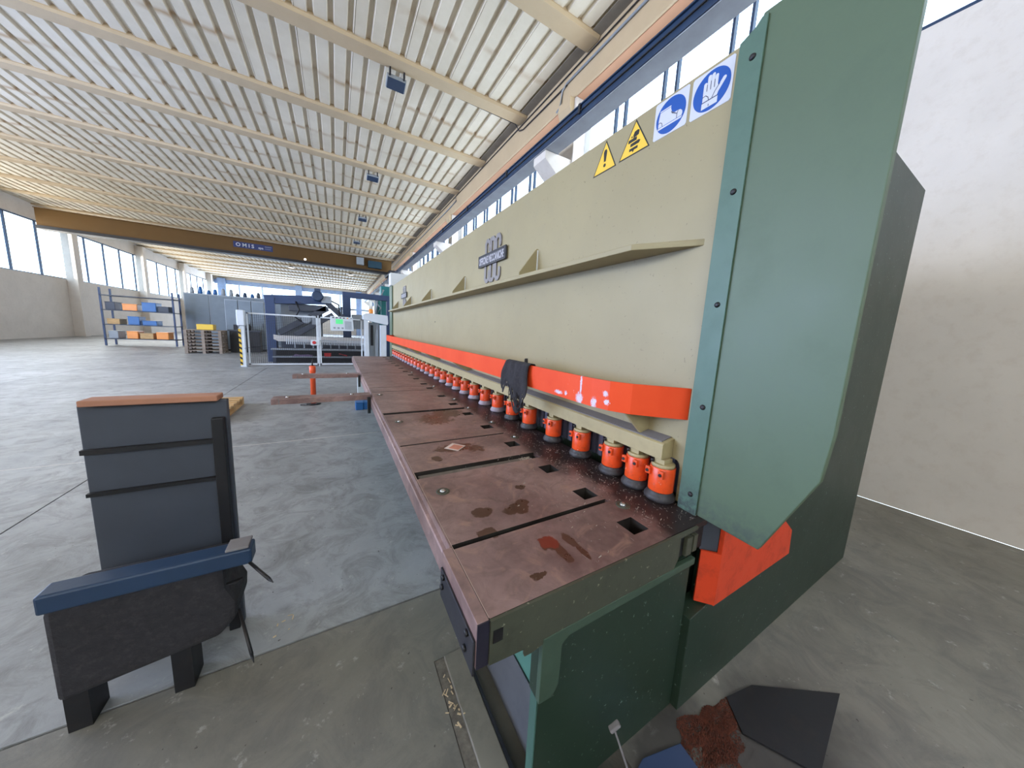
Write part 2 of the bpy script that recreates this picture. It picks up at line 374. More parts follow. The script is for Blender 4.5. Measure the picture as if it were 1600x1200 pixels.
# ================================================================== SETTING
# floor: base and separate cast slabs with joints; a pit in front of the table
PX0, PX1, PY1 = .511, .90, 1.24
fl = struct(obj('floor', MB().box(XL, XR_, Y0, Y1, -.6, -.45), pit_m))
g = .006
ys = [Y0, 1.64, 4.83, 8.9, 13.0, 17.5, 22, 27, 33, 40, 48, Y1]
xs = [XL, -10, -6, -2.05, XR_]
for i in range(len(ys) - 1):
    for j in range(len(xs) - 1):
        a, b, c, d = xs[j] + g, xs[j + 1] - g, ys[i] + g, ys[i + 1] - g
        if i == 0 and j == 3:
            mb = MB().prism([(a, c), (b, c), (b, d), (a, d)], 'z', -.45, -.449)
            mb = MB()
            mb.box(a, PX0 - .152, c, d, -.45, 0); mb.box(PX0 - .152, PX0, PY1, d, -.45, 0)
            mb.box(PX0, b, PY1, d, -.45, 0); mb.box(PX1, b, c, PY1, -.45, 0)
        else: mb = MB().box(a, b, c, d, -.45, 0)
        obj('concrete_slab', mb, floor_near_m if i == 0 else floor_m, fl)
obj('joint_filler', MB().box(-6, PX0 - .02, 4.825, 4.835, -.1, .0005), concrete_w, fl)
# curb strip along the pit, its steel edge angle
obj('dirt_channel', MB().box(PX0 - .149, PX0 - .107, Y0 + g, PY1 - .004, -.45, .001), mat('channel_dirt', rgb(104, 98, 90), .95, var=.4, scale=30, bmp=.8), fl)
obj('curb', MB().box(PX0 - .106, PX0 - .012, Y0 + g, PY1 - .004, -.45, .012), curb_m, fl, bevel=.004)
struct(obj('trim_1', MB().box(PX0 - .011, PX0, Y0 + g, PY1 - .004, -.30, .014), dark_steel))
# roof: joists and corrugated sheets
ce = struct(obj('ceiling', MB().box(XL, XR_, Y0, Y1, 7.36, 7.46), concrete))
jy = [5.26 + 2.575 * k for k in range(-4, 21)]
jm = None
for y in jy:
    if jm is None:
        mb = MB().prism([(-.19, 7.10), (-.165, 7.05), (.165, 7.05), (.19, 7.10), (.10, 7.36), (-.10, 7.36)], 'x', XL, 4.38)
        mb.v = [(x, y_ + 0, z) for x, y_, z in mb.v]
        j0 = obj('roof_joist', mb, concrete, ce, bevel=.006, at=(0, 0, 0)); jm = j0; j0.location = (0, y, 0)
    else:
        o = jm.copy(); COL.objects.link(o); o.parent = ce; o.location = (0, y, 0)
def deck(y0, y1):
    mb = MB(); z, h = 7.125, .065; prof = []
    x = .05 - .32 * 44
    prof.append((XL, z))
    k = 0
    while x < 4.88:
        if x - .045 > XL: 
            prof += [(x - .058, z), (x - .034, z + h), (x + .034, z + h), (x + .058, z)]
            if k % 3 == 0: prof += [(x + .066, z), (x + .068, z + .02), (x + .073, z + .02), (x + .075, z)]
        x += .32; k += 1
    prof.append((4.88, z))
    n = len(prof)
    mb.add([(px, y, pz) for y in (y0, y1) for px, pz in prof], [(i, i + 1, n + i + 1, n + i) for i in range(n - 1)])
    return mb
d0 = None
for k in range(len(jy) - 1):
    if d0 is None:
        d0 = obj('roof_sheet', deck(.02, 2.575 - .02), deck_m, ce, at=(0, 0, 0)); d0.location = (0, jy[k], 0)
    else:
        o = d0.copy(); COL.objects.link(o); o.parent = ce; o.location = (0, jy[k], 0)
# right wall: roof beam, columns with corbels, window band
wr = struct(obj('wall_right', MB().box(XR_, XR_ + .25, Y0, Y1, 0, 4.6).box(XR_, XR_ + .25, Y0, Y1, 6.35, 7.46), concrete_w))
obj('roof_beam', MB().prism([(4.4, 6.50), (4.42, 6.48), (4.72, 6.48), (4.72, 6.62), (4.88, 6.62), (4.88, 7.12), (4.4, 7.12)], 'y', Y0, Y1), concrete, wr, bevel=.01)
obj('beam_soffit', MB().box(4.44, 4.72, Y0, Y1, 6.465, 6.479).box(4.73, 4.89, Y0, Y1, 6.36, 6.61), warm_shade_conc, wr)
obj('edge_strip', MB().box(4.20, 4.88, Y0, Y1, 7.112, 7.124), mat('grey_edge_concrete', rgb(136, 128, 116), .9, var=.15, scale=3), wr)
for k in range(8):
    y = 5.95 + 8.0 * k - 8.0
    obj('column', MB().box(4.42, 4.88, y - .26, y + .26, 0, 6.47), concrete_w, wr, bevel=.015)
    obj('corbel', MB().prism([(4.42, 4.62), (4.42, 5.272), (3.76, 5.272), (3.76, 5.12)], 'y', y - .22, y + .22), concrete_w, wr, bevel=.01)
    obj('beam_seat', MB().prism([(4.42, 6.0), (4.42, 6.47), (4.30, 6.47), (4.30, 6.3)], 'y', y - .2, y + .2), concrete, wr, bevel=.01)
w1 = struct(obj('window_1', MB().box(4.93, 4.98, Y0, Y1, 4.6, 4.65).box(4.93, 4.98, Y0, Y1, 6.30, 6.35), blue_steel))
obj('pane', MB().box(4.952, 4.956, Y0, Y1, 4.65, 6.30), glass_m, w1)
yy = 2.80 - 1.068 * 8
while yy < Y1:
    for dy in (-.12, .12):
        obj('mullion', MB().box(4.92, 4.99, yy + dy - .018, yy + dy + .018, 4.65, 6.30), blue_steel, w1)
    yy += 1.068
lou = MB()
for z in (5.2, 5.75):
    lou.box(4.965, 4.968, Y0, Y1, z, z + .004)
obj('glazing_bar', lou, grey_paint, w1)
glare_blue = mat('blue_paint_with_glare', rgb(140, 162, 200), .6)  # blue paint lightened to carry the glare of the far windows
# far wall with window band
wf = struct(obj('wall_far', MB().box(XL, XR_, Y1, Y1 + .25, 0, 2.2).box(XL, XR_, Y1, Y1 + .25, 6.35, 7.46), concrete_w))
obj('spandrel', MB().box(XL, XR_, Y1 - .1, Y1, 6.2, 6.75), glare_blue, wf)
w2 = struct(obj('window_2', MB().box(XL, XR_, Y1 + .05, Y1 + .15, 2.2, 2.3).box(XL, XR_, Y1 + .05, Y1 + .15, 3.9, 4.2).box(XL, XR_, Y1 + .05, Y1 + .15, 6.25, 6.35), grey_paint))
obj('pane', MB().box(XL, XR_, Y1 + .10, Y1 + .104, 2.3, 6.25), glass_m, w2)
for x in (-11.5, -9, .6):
    obj('mullion', MB().box(x - .06, x + .06, Y1 + .03, Y1 + .17, 2.3, 6.25), glare_blue, w2)
for x in (-13.2, -4.7, 3.2):
    obj('column', MB().box(x - .4, x + .4, Y1 - .5, Y1 - .12, 0, 6.9), glare_blue, wf)
# left wall and near wall
wl = struct(obj('wall_left', MB().box(XL - .25, XL, Y0, 3, 0, 7.46).box(XL - .25, XL, 14, Y1, 0, 3.4).box(XL - .25, XL, 3, Y1, 6.3, 7.46), concrete_w))
for k in range(6):
    y = 14.3 + 8 * k
    obj('column', MB().box(XL, XL + .45, y - .25, y + .25, 0, 7.0), concrete_w, wl, bevel=.015)
w3 = struct(obj('window_3', MB().box(XL - .15, XL - .1, 14, Y1, 3.4, 3.46).box(XL - .15, XL - .1, 3, Y1, 6.24, 6.3), blue_steel))
obj('pane', MB().box(XL - .13, XL - .126, 14, Y1, 3.46, 6.24), glass_m, w3)
for k in range(22):
    obj('mullion', MB().box(XL - .16, XL - .09, 15.2 + 1.9 * k, 15.28 + 1.9 * k, 3.46, 6.24), blue_steel, w3)
wn = struct(obj('wall_near', MB().box(XL, XR_, Y0 - .25, Y0, 0, 3.4).box(XL, XR_, Y0 - .25, Y0, 6.1, 7.46).box(3.5, XR_, Y0 - .25, Y0, 3.4, 6.1), mat('wall_plaster', rgb(170, 164, 152), .9)))
w4 = struct(obj('near_fill_window', MB().box(XL, 3.5, Y0 - .15, Y0 - .1, 3.4, 3.46).box(XL, 3.5, Y0 - .15, Y0 - .1, 6.04, 6.1), blue_steel))  # unseen window band, added to go with the near fill light
obj('pane', MB().box(XL, 3.5, Y0 - .13, Y0 - .126, 3.46, 6.04), glass_m, w4)
for k in range(9): obj('mullion', MB().box(-13.5 + 2 * k, -13.42 + 2 * k, Y0 - .16, Y0 - .09, 3.46, 6.04), blue_steel, w4)
# yard outside the openings
gr = struct(obj('trim_2', MB().box(-60, XL - .26, -20, 90, -.62, -.05), mat('yard_asphalt', rgb(150, 150, 150), .9)))

# ================================================================== SHEARING MACHINE
MY0, MY1 = .70, 8.72           # ends of the beige blade beam
XF = 1.29
sh = thing('shearing_machine', 'long beige and green sheet metal shear with brown steel table and orange hold-downs', 'machine', (1.9, 4.7, 0))
def arcpts(cx, cy, r, a0, a1, n=6): return circ(cx, cy, r, n, a0, a1)
face = [(MY0, .856), (.745, .856)] + [(.745, 1.0)] + [(.745 + .03 - .03 * math.cos(math.radians(a)), 1.01 + .03 * math.sin(math.radians(a))) for a in (0, 30, 60, 90)] + \
       [(8.45, 1.04), (8.48, 1.01), (8.48, .856), (MY1, .856), (MY1, 2.617), (MY0, 2.617)]
bf = obj('blade_beam', MB().prism(face, 'x', XF, XF + .05), beige, sh)
obj('beam_body', MB().box(XF + .055, 2.5, .75, 8.67, 1.10, 2.60), beige, sh)
gm = MB().box(1.345, 1.36, .72, 8.6, .862, 1.09)
y = .79
while y < 8.45:
    gm.box(1.325, 1.345, y, y + .03, .87, 1.03); y += .055
obj('slotted_guard', gm, mat('blue_black_guard', rgb(84, 86, 104), .5), sh, stuff=True, label='dark slotted blade guard behind the hold-downs')
# clamp rail
obj('clamp_rail', MB().prism([(1.213, 1.040), (1.213, 1.108), (1.222, 1.114), (1.29, 1.128), (1.29, 1.04)], 'y', .785, 8.42), beige_rail, sh, bevel=.002)
obj('rail_ledge', MB().prism([(1.224, 1.1155), (1.288, 1.1285), (1.288, 1.133), (1.224, 1.119)], 'y', .80, 8.40), dust, sh, label='grey dusty top of the clamp rail')
# stiffener flange with tapered ends, and its gussets
obj('stiffener_flange', MB().prism([(1.292, .765), (1.137, 1.0), (1.137, 8.45), (1.292, 8.69)], 'z', 1.942, 1.968), beige, sh, bevel=.003)
g0 = None
for y in (1.99, 3.47, 4.93, 6.40, 7.85):
    obj('gusset', MB().prism([(1.291, 1.969), (1.139, 1.969), (1.139, 1.985), (1.15, 2.0), (1.275, 2.168), (1.291, 2.168)], 'y', y - .008, y + .008), beige, sh)
    obj('weld_bead', MB().box(1.280, 1.2895, y - .013, y - .0085, 1.97, 2.16), white_paint, sh)
# orange safety band, bent in at both ends
plan = [(1.288, .738), (1.20, .815), (1.115, .895), (1.068, .98), (1.052, 1.08), (1.047, 1.2), (1.045, 1.5), (1.045, 4.5), (1.045, 8.0), (1.07, 8.3), (1.288, 8.68)]
inner = [(x + .014, y + (.008 if i < 4 else 0)) for i, (x, y) in enumerate(plan)]
inner[0] = (1.289, .752)
n = len(plan); mb = MB()
vs = [(x, y, z) for z in (1.226, 1.361) for x, y in plan] + [(x, y, z) for z in (1.226, 1.361) for x, y in inner]
fs = []
for i in range(n - 1):
    fs += [(i, i + 1, n + i + 1, n + i), (2 * n + i, 3 * n + i, 3 * n + i + 1, 2 * n + i + 1), (i, 2 * n + i, 2 * n + i + 1, i + 1), (n + i, n + i + 1, 3 * n + i + 1, 3 * n + i)]
fs += [(0, n, 3 * n, 2 * n), (n - 1, 3 * n - 1, 4 * n - 1, 2 * n - 1)]
mb.add(vs, fs, False); obj('safety_band', mb, band_m, sh)
for y in (.925, 2.05, 3.2, 4.4, 5.6, 6.8, 7.9):
    x0 = 1.12 if y < 1 else 1.062
    obj('band_bracket', MB().prism([(x0, 1.225), (x0, 1.222), (1.235, 1.119), (1.29, 1.129), (1.29, 1.32), (x0, 1.32)], 'y', y - .006, y + .006), beige_rail, sh)
for y in (2.9, 5.0, 7.0):
    pass
# hold-down cylinders
def hold_down():
    r = obj('hold_down', MB().lathe((0, 0, 0), [(.0525, .0), (.053, .003), (.053, .107), (.051, .110)], 32), hold_orange, sh, at=(0, 0, 0))
    obj('rubber_foot', MB().lathe((0, 0, 0), [(.060, -.042), (.0655, -.036), (.066, -.026), (.060, -.016), (.0545, -.008), (.0545, .0)], 32), black_rubber, r, at=(0, 0, 0))
    obj('cap', MB().lathe((0, 0, 0), [(.049, .110), (.049, .122), (.045, .125)], 28).box(-.030, .026, -.024, .024, .1245, .1455), beige_rail, r, at=(0, 0, 0))
    for s in (-1, 1):
        t = MB().box(-.062, -.045, s * .032 - .012, s * .032 + .012, .072, .104)
        obj('clamp_lug', t, hold_orange, r, at=(0, 0, 0), bevel=.002)
    for s in (-1, 1): obj('bolt', MB().lathe((-.067, s * .032, .088), [(.007, 0), (.007, .02)], 10, 'x'), black_metal, r, at=(0, 0, 0))
    obj('stud', MB().lathe((-.036, .030, .1252), [(.008, 0), (.008, .012), (.005, .014)], 8), black_metal, r, at=(0, 0, 0))
    for o in (r, *r.children): o.location = (0, 0, 0)
    return r
hy = [.798, .931, 1.085, 1.329, 1.603, 1.907, 2.171, 2.442, 2.715, 2.995, 3.27, 3.54, 3.80, 4.08, 4.355, 4.64, 4.92]
while hy[-1] < 8.2: hy.append(hy[-1] + .277)
hd = hold_down(); base = wloc(sh)
for i, y in enumerate(hy):
    o = hd if i == 0 else dup(hd, (0, 0, 0), parent=sh)
    o.location = Vector((1.252, y, .894)) - base
    if i > 6:
        for c in o.children:
            if c.name.startswith('rubber_foot'):
                if i == 7: c.data = c.data.copy(); c.data.materials.clear(); c.data.materials.append(rubber_light); lightfoot = c.data
                else: c.data = lightfoot
# end cover (near): body, bolted flange strip
cov = [(.715, .853), (.42, .842), (.30, 1.15), (.29, 1.30), (.29, 2.657), (.655, 2.657), (.668, 2.62), (.70, 2.60)]
ec = obj('end_cover', MB().prism([(min(a, .698), b) for a, b in cov], 'x', 1.268, 1.296), green, sh, bevel=.003, label='large light green folded end cover')
cs = obj('cover_flange', MB().prism([(.716, .853), (.716, 2.60), (.672, 2.62), (.655, 2.64), (.637, 2.64), (.637, .846)], 'x', 1.259, 1.267), strip_green, sh, bevel=.001)
for z in (.93, 1.30, 1.70, 2.10, 2.53):
    obj('bolt', MB().lathe((1.253, .668, z), [(.004, 0), (.009, .002), (.011, .006)], 14, 'x'), black_metal, cs)
obj('far_end_cover', MB().box(1.262, 3.1, 8.74, 9.15, .30, 2.62), green, sh, bevel=.006)
# lower side frame, step plinth, red-orange bracket
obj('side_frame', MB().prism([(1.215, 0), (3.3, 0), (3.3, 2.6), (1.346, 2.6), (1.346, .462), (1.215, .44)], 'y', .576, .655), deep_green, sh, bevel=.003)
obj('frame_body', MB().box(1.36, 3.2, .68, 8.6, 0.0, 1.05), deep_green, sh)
br_ = obj('orange_bracket', MB().prism([(1.345, .462), (2.09, .456), (2.07, .60), (1.72, .86), (1.345, .90)], 'y', .557, .575), red_orange, sh, bevel=.002)
obj('bracket_return', MB().prism([(1.3445, .558), (1.3445, .574), (1.300, .619), (1.294, .612)], 'z', .466, .70), red_orange, br_)
obj('joint_plate', MB().prism([(1.3445, .576), (1.3445, .591), (1.300, .628), (1.294, .620)], 'z', .702, .835), dark_grey, sh)
# ---- table
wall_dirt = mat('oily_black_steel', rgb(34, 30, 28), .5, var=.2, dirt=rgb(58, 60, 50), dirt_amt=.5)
PL = [.597, .894, 1.475, 1.868, 2.66, 3.60, 3.86, 5.12, 6.24, 7.2, 8.05]
XS = 1.012
holes = [.706, .968, 1.25, 1.649, 2.04, 2.436, 2.818, 3.207, 3.69, 4.0, 4.44, 4.83, 5.25, 5.65, 6.05, 6.5, 6.9, 7.4, 7.8]
balls = [(.955, .8, 0)]
def plate(y0, y1, hl, x0=.311, x1=XS, zb=.72):
    """flat plate with square through pockets"""
    mb = MB(); hs = [(.922, 1.003, h - .042, h + .042) for h in hl]
    xb = sorted({x0, x1} | {v for h in hs for v in h[:2]}); yb = sorted({y0, y1} | {v for h in hs for v in h[2:]})
    for i in range(len(xb) - 1):
        for j in range(len(yb) - 1):
            a, b, c, d = xb[i], xb[i + 1], yb[j], yb[j + 1]
            cx, cy = (a + b) / 2, (c + d) / 2
            if any(h[0] < cx < h[1] and h[2] < cy < h[3] for h in hs):
                z = .78
                mb.add([(a, c, z), (b, c, z), (b, d, z), (a, d, z), (a, c, .85), (b, c, .85), (b, d, .85), (a, d, .85)], [(0, 1, 2, 3), (0, 4, 5, 1), (1, 5, 6, 2), (2, 6, 7, 3), (3, 7, 4, 0)])
            else: mb.add([(a, c, .85), (b, c, .85), (b, d, .85), (a, d, .85)], [(0, 1, 2, 3)])
    mb.add([(x, y, z) for z in (zb, .85) for x, y in ((x0, y0), (x1, y0), (x1, y1), (x0, y1))], [(0, 1, 2, 3), (0, 4, 5, 1), (1, 5, 6, 2), (2, 6, 7, 3), (3, 7, 4, 0)])
    return mb
gaps = {1: .022, 2: .075, 3: .016, 4: .055, 5: .016, 6: .013, 7: .014, 8: .014, 9: .014}
for i in range(len(PL) - 1):
    y0 = PL[i]; y1 = PL[i + 1] - gaps.get(i + 1, 0)
    o = obj('table_plate', plate(y0, y1, [h for h in holes if y0 < h < y1]), table_m, sh)
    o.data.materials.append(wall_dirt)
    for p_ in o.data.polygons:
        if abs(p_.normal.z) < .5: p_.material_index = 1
obj('rear_plate', MB().box(XS + .0008, 1.282, .60, 8.05, .828, .8498), table_m, sh)
obj('groove_bed', MB().box(.32, XS, .61, 8.0, .70, .760), black_metal, sh)
sl = MB().prism([(.33, 1.415), (.93, 1.415)] + [(.93 + .045 * math.sin(math.radians(a)), 1.44 - .026 * math.cos(math.radians(a))) for a in range(0, 181, 30)] + [(.33, 1.468)], 'z', .762, .832)
obj('groove_swarf', sl, mat('dusty_swarf', rgb(112, 104, 98), .8, var=.25, scale=20, specks=rgb(200, 196, 190)), sh, label='dusty bottom of the wide groove')
# ball casters
for (x, y) in ((1.045, .824), (.387, 1.244), (1.045, 1.761), (.392, 2.379), (1.05, 2.134), (1.045, 2.626), (.375, 3.531 - .1), (1.04, 3.795), (1.04, 5.111), (1.03, 7.525), (1.045, 3.025)):
    mb = MB().lathe((x, y, .8495), [(.03, 0), (.03, .0025), (.020, .003), (.018, .0012)], 24)
    bc = obj('ball_caster', mb, olive, sh)
    obj('caster_ball', MB().lathe((x, y, .8505), [(.0135, 0), (.012, .005), (.008, .009), (.003, .0112)], 18), steel, bc)
# front ledge rail
obj('front_rail', MB().prism([(.309, .849), (.304, .849), (.302, .822), (.291, .818), (.287, .812), (.287, .735), (.309, .735)], 'y', .89, 8.05), table_m, sh)
fe = obj('front_rail_end', MB().box(.277, .309, .597, .886, .722, .8498), table_m, sh, bevel=.002)
obj('rail_end_cap', MB().box(.2775, .3095, .5935, .5965, .722, .848), mat('navy_black_paint', rgb(34, 32, 46), .4), sh)
obj('worn_edge', MB().box(.3095, .3112, .60, 8.05, .8495, .8503), mat('rubbed_bright_steel', rgb(190, 168, 160), .35, metal=.5), sh, label='rubbed bright edge of the table top')
obj('front_plate', MB().box(.270, .2765, .60, .875, .70, .80), dark_steel, sh, bevel=.002)
for y, z in ((.64, .79), (.65, .735), (.84, .79), (.85, .75)):
    obj('bolt', MB().lathe((.262, y, z), [(.006, 0), (.009, .002), (.009, .008)], 12, 'x'), black_metal, fe)
ea = obj('end_apron', MB().prism([(.3105, .724), (.415, .716), (.417, .692), (.44, .692), (.478, .70), (1.06, .70), (1.09, .75), (1.09, .832), (1.20, .838), (1.20, .849), (.3105, .849)], 'y', .588, .5965), olive, sh)
obj('apron_notch', MB().box(.318, .345, .5855, .5878, .785, .82), black_metal, sh, label='dark square notch near the table corner')
obj('apron_pocket', MB().box(1.10, 1.26, .60, .62, .74, .826), black_metal, sh)
obj('clamp_block', MB().box(1.13, 1.165, .585, .60, .745, .82).box(1.175, 1.20, .585, .60, .75, .82), olive, sh, bevel=.002)
# table leg (green end frame of the bed), raised border
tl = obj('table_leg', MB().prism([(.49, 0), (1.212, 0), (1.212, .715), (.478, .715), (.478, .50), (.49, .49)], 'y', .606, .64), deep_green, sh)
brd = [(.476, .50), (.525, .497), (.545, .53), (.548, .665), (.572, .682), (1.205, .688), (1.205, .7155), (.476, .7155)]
obj('leg_border', MB().prism(brd, 'y', .586, .605), mat('lit_green_paint', rgb(62, 80, 66), .45, var=.1, dirt=rgb(60, 76, 68), dirt_amt=.4), sh, bevel=.003)  # lighter green stands in for light catching the raised border
obj('leg_edge', MB().box(.484, .489, .607, .64, 0, .49), mat('dull_teal_paint', rgb(64, 96, 86), .5), sh)
obj('bed_beam', MB().box(.62, 1.2, .66, 8.0, .02, .715), teal, sh)
obj('kick_plate', MB().prism([(.585, -.02), (.617, .21), (.612, .212), (.580, -.02)], 'y', .645, 8.0), grey_blue, sh)
obj('pit_cover', MB().box(.5115, .599, -5.9, 1.23, -.06, -.035), mat('oily_cover_plate', rgb(112, 108, 98), .55, var=.2, scale=5), sh)
obj('pit_wall', MB().box(.60, .64, -5.9, 1.23, -.44, -.03), pit_m, sh)
# support arms
for i, (y, x0) in enumerate(((3.455, -.535), (5.04, -.535))):
    a = obj('support_arm', MB().box(x0, .286, y, y + .145, .797, .8495), table_m, sh, bevel=.003)
    for x in (x0 + .12, .12):
        obj('caster_ball', MB().lathe((x, y + .07, .850), [(.02, 0), (.012, .008), (.004, .011)], 14), steel, a)
    obj('arm_bracket', MB().box(.256, .286, y - .03, y - .003, .66, .83), black_metal, a, bevel=.004)
    obj('arm_joint', MB().box(x0 + .055, x0 + .062, y - .002, y - .0002, .799, .849), dust, a)
# badges
badge_pale = mat('pale_badge_lettering', rgb(170, 168, 176), .5)
def badge(yc, s):
    """yc centre, reading direction -y"""
    lg = obj('maker_badge', MB(), logo_dark, sh) if False else None
    o = (XF - .001, yc + .29 * s, 2.187); u = (0, -1, 0); v = (0, 0, 1); n = (-1, 0, 0)
    w = .585 * s
    mb = MB(); flat(mb, [(0, 0), (w, -.002), (w - .02, .055), (w, .112), (0, .112), (.02, .056)] if False else [(0, 0), (w, 0), (w, .112), (0, .112)], o, u, v, n, .010, .020)
    bd = obj('maker_badge', mb, logo_dark, sh)
    fr = MB()
    for p in ([(0, 0), (w, 0), (w, .008), (0, .008)], [(0, .104), (w, .104), (w, .112), (0, .112)], [(0, 0), (.008, 0), (.008, .112), (0, .112)], [(w - .008, 0), (w, 0), (w, .112), (w - .008, .112)]):
        flat(fr, p, o, u, v, n, .020, .024)
    flat(fr, stroke([(w - .05, .015), (w - .018, .056), (w - .05, .097)], .006), o, u, v, n, .020, .023)
    obj('badge_frame', fr, logo_dark, bd)
    tx = text_mb('OFFICINE MECCANICHE', (XF - .0225, yc + .29 * s - .015, 2.187 + .022), u, v, .092, .0015, .003, sx=.535 * s)
    obj('lettering', tx, badge_pale, bd)
    # tall cast letters C B C
    lt = [[(.115, .13), (.115, .075), (.09, .05), (.055, .05), (.03, .075), (.03, .395), (.055, .42), (.09, .42), (.115, .395), (.115, .34)],
          [(.03, .05), (.03, .42), (.09, .42), (.112, .395), (.112, .26), (.09, .235), (.112, .21), (.112, .075), (.09, .05), (.03, .05)],
          [(.115, .13), (.115, .075), (.09, .05), (.055, .05), (.03, .075), (.03, .395), (.055, .42), (.09, .42), (.115, .395), (.115, .34)]]
    for k, pts in enumerate(lt):
        mb = MB(); oo = (XF - .001, yc + (.175 - .112 * k) * s + .0, 2.187 - .19)
        for a, b in zip(pts[:-1], pts[1:]):
            d = Vector(b) - Vector(a); 
            flat(mb, stroke([(a[0] * s * .95, a[1] + .09 * 0 + .0), (b[0] * s * .95, b[1])], .040), oo, u, v, n, 0, .010 + .00003 * (len(mb.v) // 8))
        for a in pts: flat(mb, circ(a[0] * s * .95, a[1], .0195, 12), oo, u, v, n, 0, .0105 + .000007 * len(mb.v))
        obj('cast_letter', mb, logo_grey, sh)
badge(2.75, 1.0); badge(7.12, 1.0)
# small details on the blade beam
obj('plug_hole', MB().lathe((XF - .002, 4.70, 1.668), [(.012, 0), (.012, .003)], 12, 'x'), black_metal, sh)
# ---- warning signs (stickers are parts of the machine)
u, v, nn = (0, -1, 0), (0, 0, 1), (-1, 0, 0)
def square_sign(ya, z0, w, h):
    o = (XF, ya, z0); mb = MB(); flat(mb, [(.006, 0), (w - .006, 0), (w, .006), (w, h - .006), (w - .006, h), (.006, h), (0, h - .006), (0, .006)], o, u, v, nn, .0002, .0012)
    s = obj('safety_sign', mb, sign_white, sh)
    mb = MB(); flat(mb, circ(w / 2, h / 2, min(w, h) * .46, 48), o, u, v, nn, .0012, .0016); obj('blue_disc', mb, sign_blue, s)
    return s, o
def glyph(s, o, w, h, polys, lines, lw=.0026):
    mb = MB()
    for i, p in enumerate(polys): flat(mb, [(a * w, b * h) for a, b in p], o, u, v, nn, .0016, .0019 + .00004 * i)
    obj('pictogram', mb, sign_white, s)
    if lines:
        mb = MB()
        for i, p in enumerate(lines): flat(mb, stroke([(a * w, b * h) for a, b in p], lw), o, u, v, nn, .0021, .0025 + .00003 * i)
        obj('pictogram_line', mb, sign_line, s)
def capsule(x0, y0, x1, y1, r):
    a = math.degrees(math.atan2(y1 - y0, x1 - x0))
    return circ(x1, y1, r, 8, a - 90, a + 90) + circ(x0, y0, r, 8, a + 90, a + 270)
s1, o1 = square_sign(.898, 2.452, .157, .154)
s1['label'] = 'white square sign with a glove on a blue disc'
fing = [capsule(.345, .50, .345, .70, .0421), capsule(.435, .50, .435, .83, .042), capsule(.525, .50, .525, .83, .042), capsule(.61, .50, .61, .76, .040),
        capsule(.62, .36, .80, .60, .046), [(.305, .30), (.66, .30), (.70, .42), (.65, .56), (.305, .56)], [(.295, .13), (.68, .13), (.68, .275), (.295, .275)]]
glyph(s1, o1, .157, .154, fing, [[(.39, .52), (.39, .68)], [(.48, .52), (.48, .72)], [(.57, .52), (.57, .70)], [(.54, .30), (.60, .42), (.70, .54)], [(.30, .42), (.38, .43), (.44, .37), (.46, .30)], [(.47, .15), (.47, .20)], [(.295, .285), (.68, .285)]])
s2, o2 = square_sign(1.070, 2.456, .158, .152)
s2['label'] = 'white square sign with a safety boot on a blue disc'
boot = [[(.14, .31), (.84, .31), (.86, .36), (.85, .42), (.80, .48), (.72, .50), (.62, .50), (.54, .56), (.50, .66), (.50, .70), (.17, .70), (.14, .5)], [(.13, .245), (.83, .245), (.86, .295), (.13, .295)], [(.17, .715), (.50, .715), (.50, .745), (.17, .745)]]
glyph(s2, o2, .158, .152, boot, [[(.14, .43), (.20, .44), (.25, .40), (.27, .31)], [(.70, .31), (.70, .40), (.73, .50)]] + [[(.52 + .035 * i, .575 - .03 * i), (.56 + .035 * i, .50 - .02 * i)] for i in range(5)])
def tri_sign(ya, w, z0, h):
    o = (XF, ya, z0); T = lambda e: [(e * 1.6, e), (w - e * 1.6, e), (w / 2, h - e * 2.0)]
    mb = MB(); flat(mb, T(0), o, u, v, nn, .0002, .0012); s = obj('warning_sign', mb, sign_black, sh)
    mb = MB(); flat(mb, T(.0056), o, u, v, nn, .0012, .0016); obj('yellow_field', mb, sign_yellow, s)
    return s, o
t1, p1 = tri_sign(1.456, .168, 2.449, .158); t1['label'] = 'yellow triangle with exclamation mark'
mb = MB(); flat(mb, [(.077, .052), (.091, .052), (.096, .10), (.091, .112), (.077, .112), (.072, .10)], p1, u, v, nn, .0016, .0021); flat(mb, circ(.084, .034, .009, 14), p1, u, v, nn, .0016, .0021)
obj('pictogram', mb, sign_black, t1)
t2, p2 = tri_sign(1.271, .184, 2.453, .158); t2['label'] = 'yellow triangle with a crushed hand'
mb = MB()
for p in ([(.055, .062), (.105, .062), (.105, .077), (.055, .077)], [(.065, .022), (.115, .022), (.115, .034), (.065, .034)], [(.07, .042), (.12, .042), (.128, .052), (.118, .058), (.07, .056)],
          [(.085, .077), (.115, .082), (.118, .10), (.108, .106), (.09, .104), (.082, .09)], [(.088, .012), (.094, .022), (.082, .022)], [(.075, .092), (.081, .082), (.069, .082)]):
    flat(mb, p, p2, u, v, nn, .0016, .0021 + .00003 * len(mb.v) / 8)
obj('pictogram', mb, sign_black, t2)
# far top cabinet of the press
obj('end_cabinet', MB().box(1.24, 1.9, 8.80, 9.1, 2.63, 2.95), white_paint, sh, bevel=.01, label='pale cabinet on top of the far end')

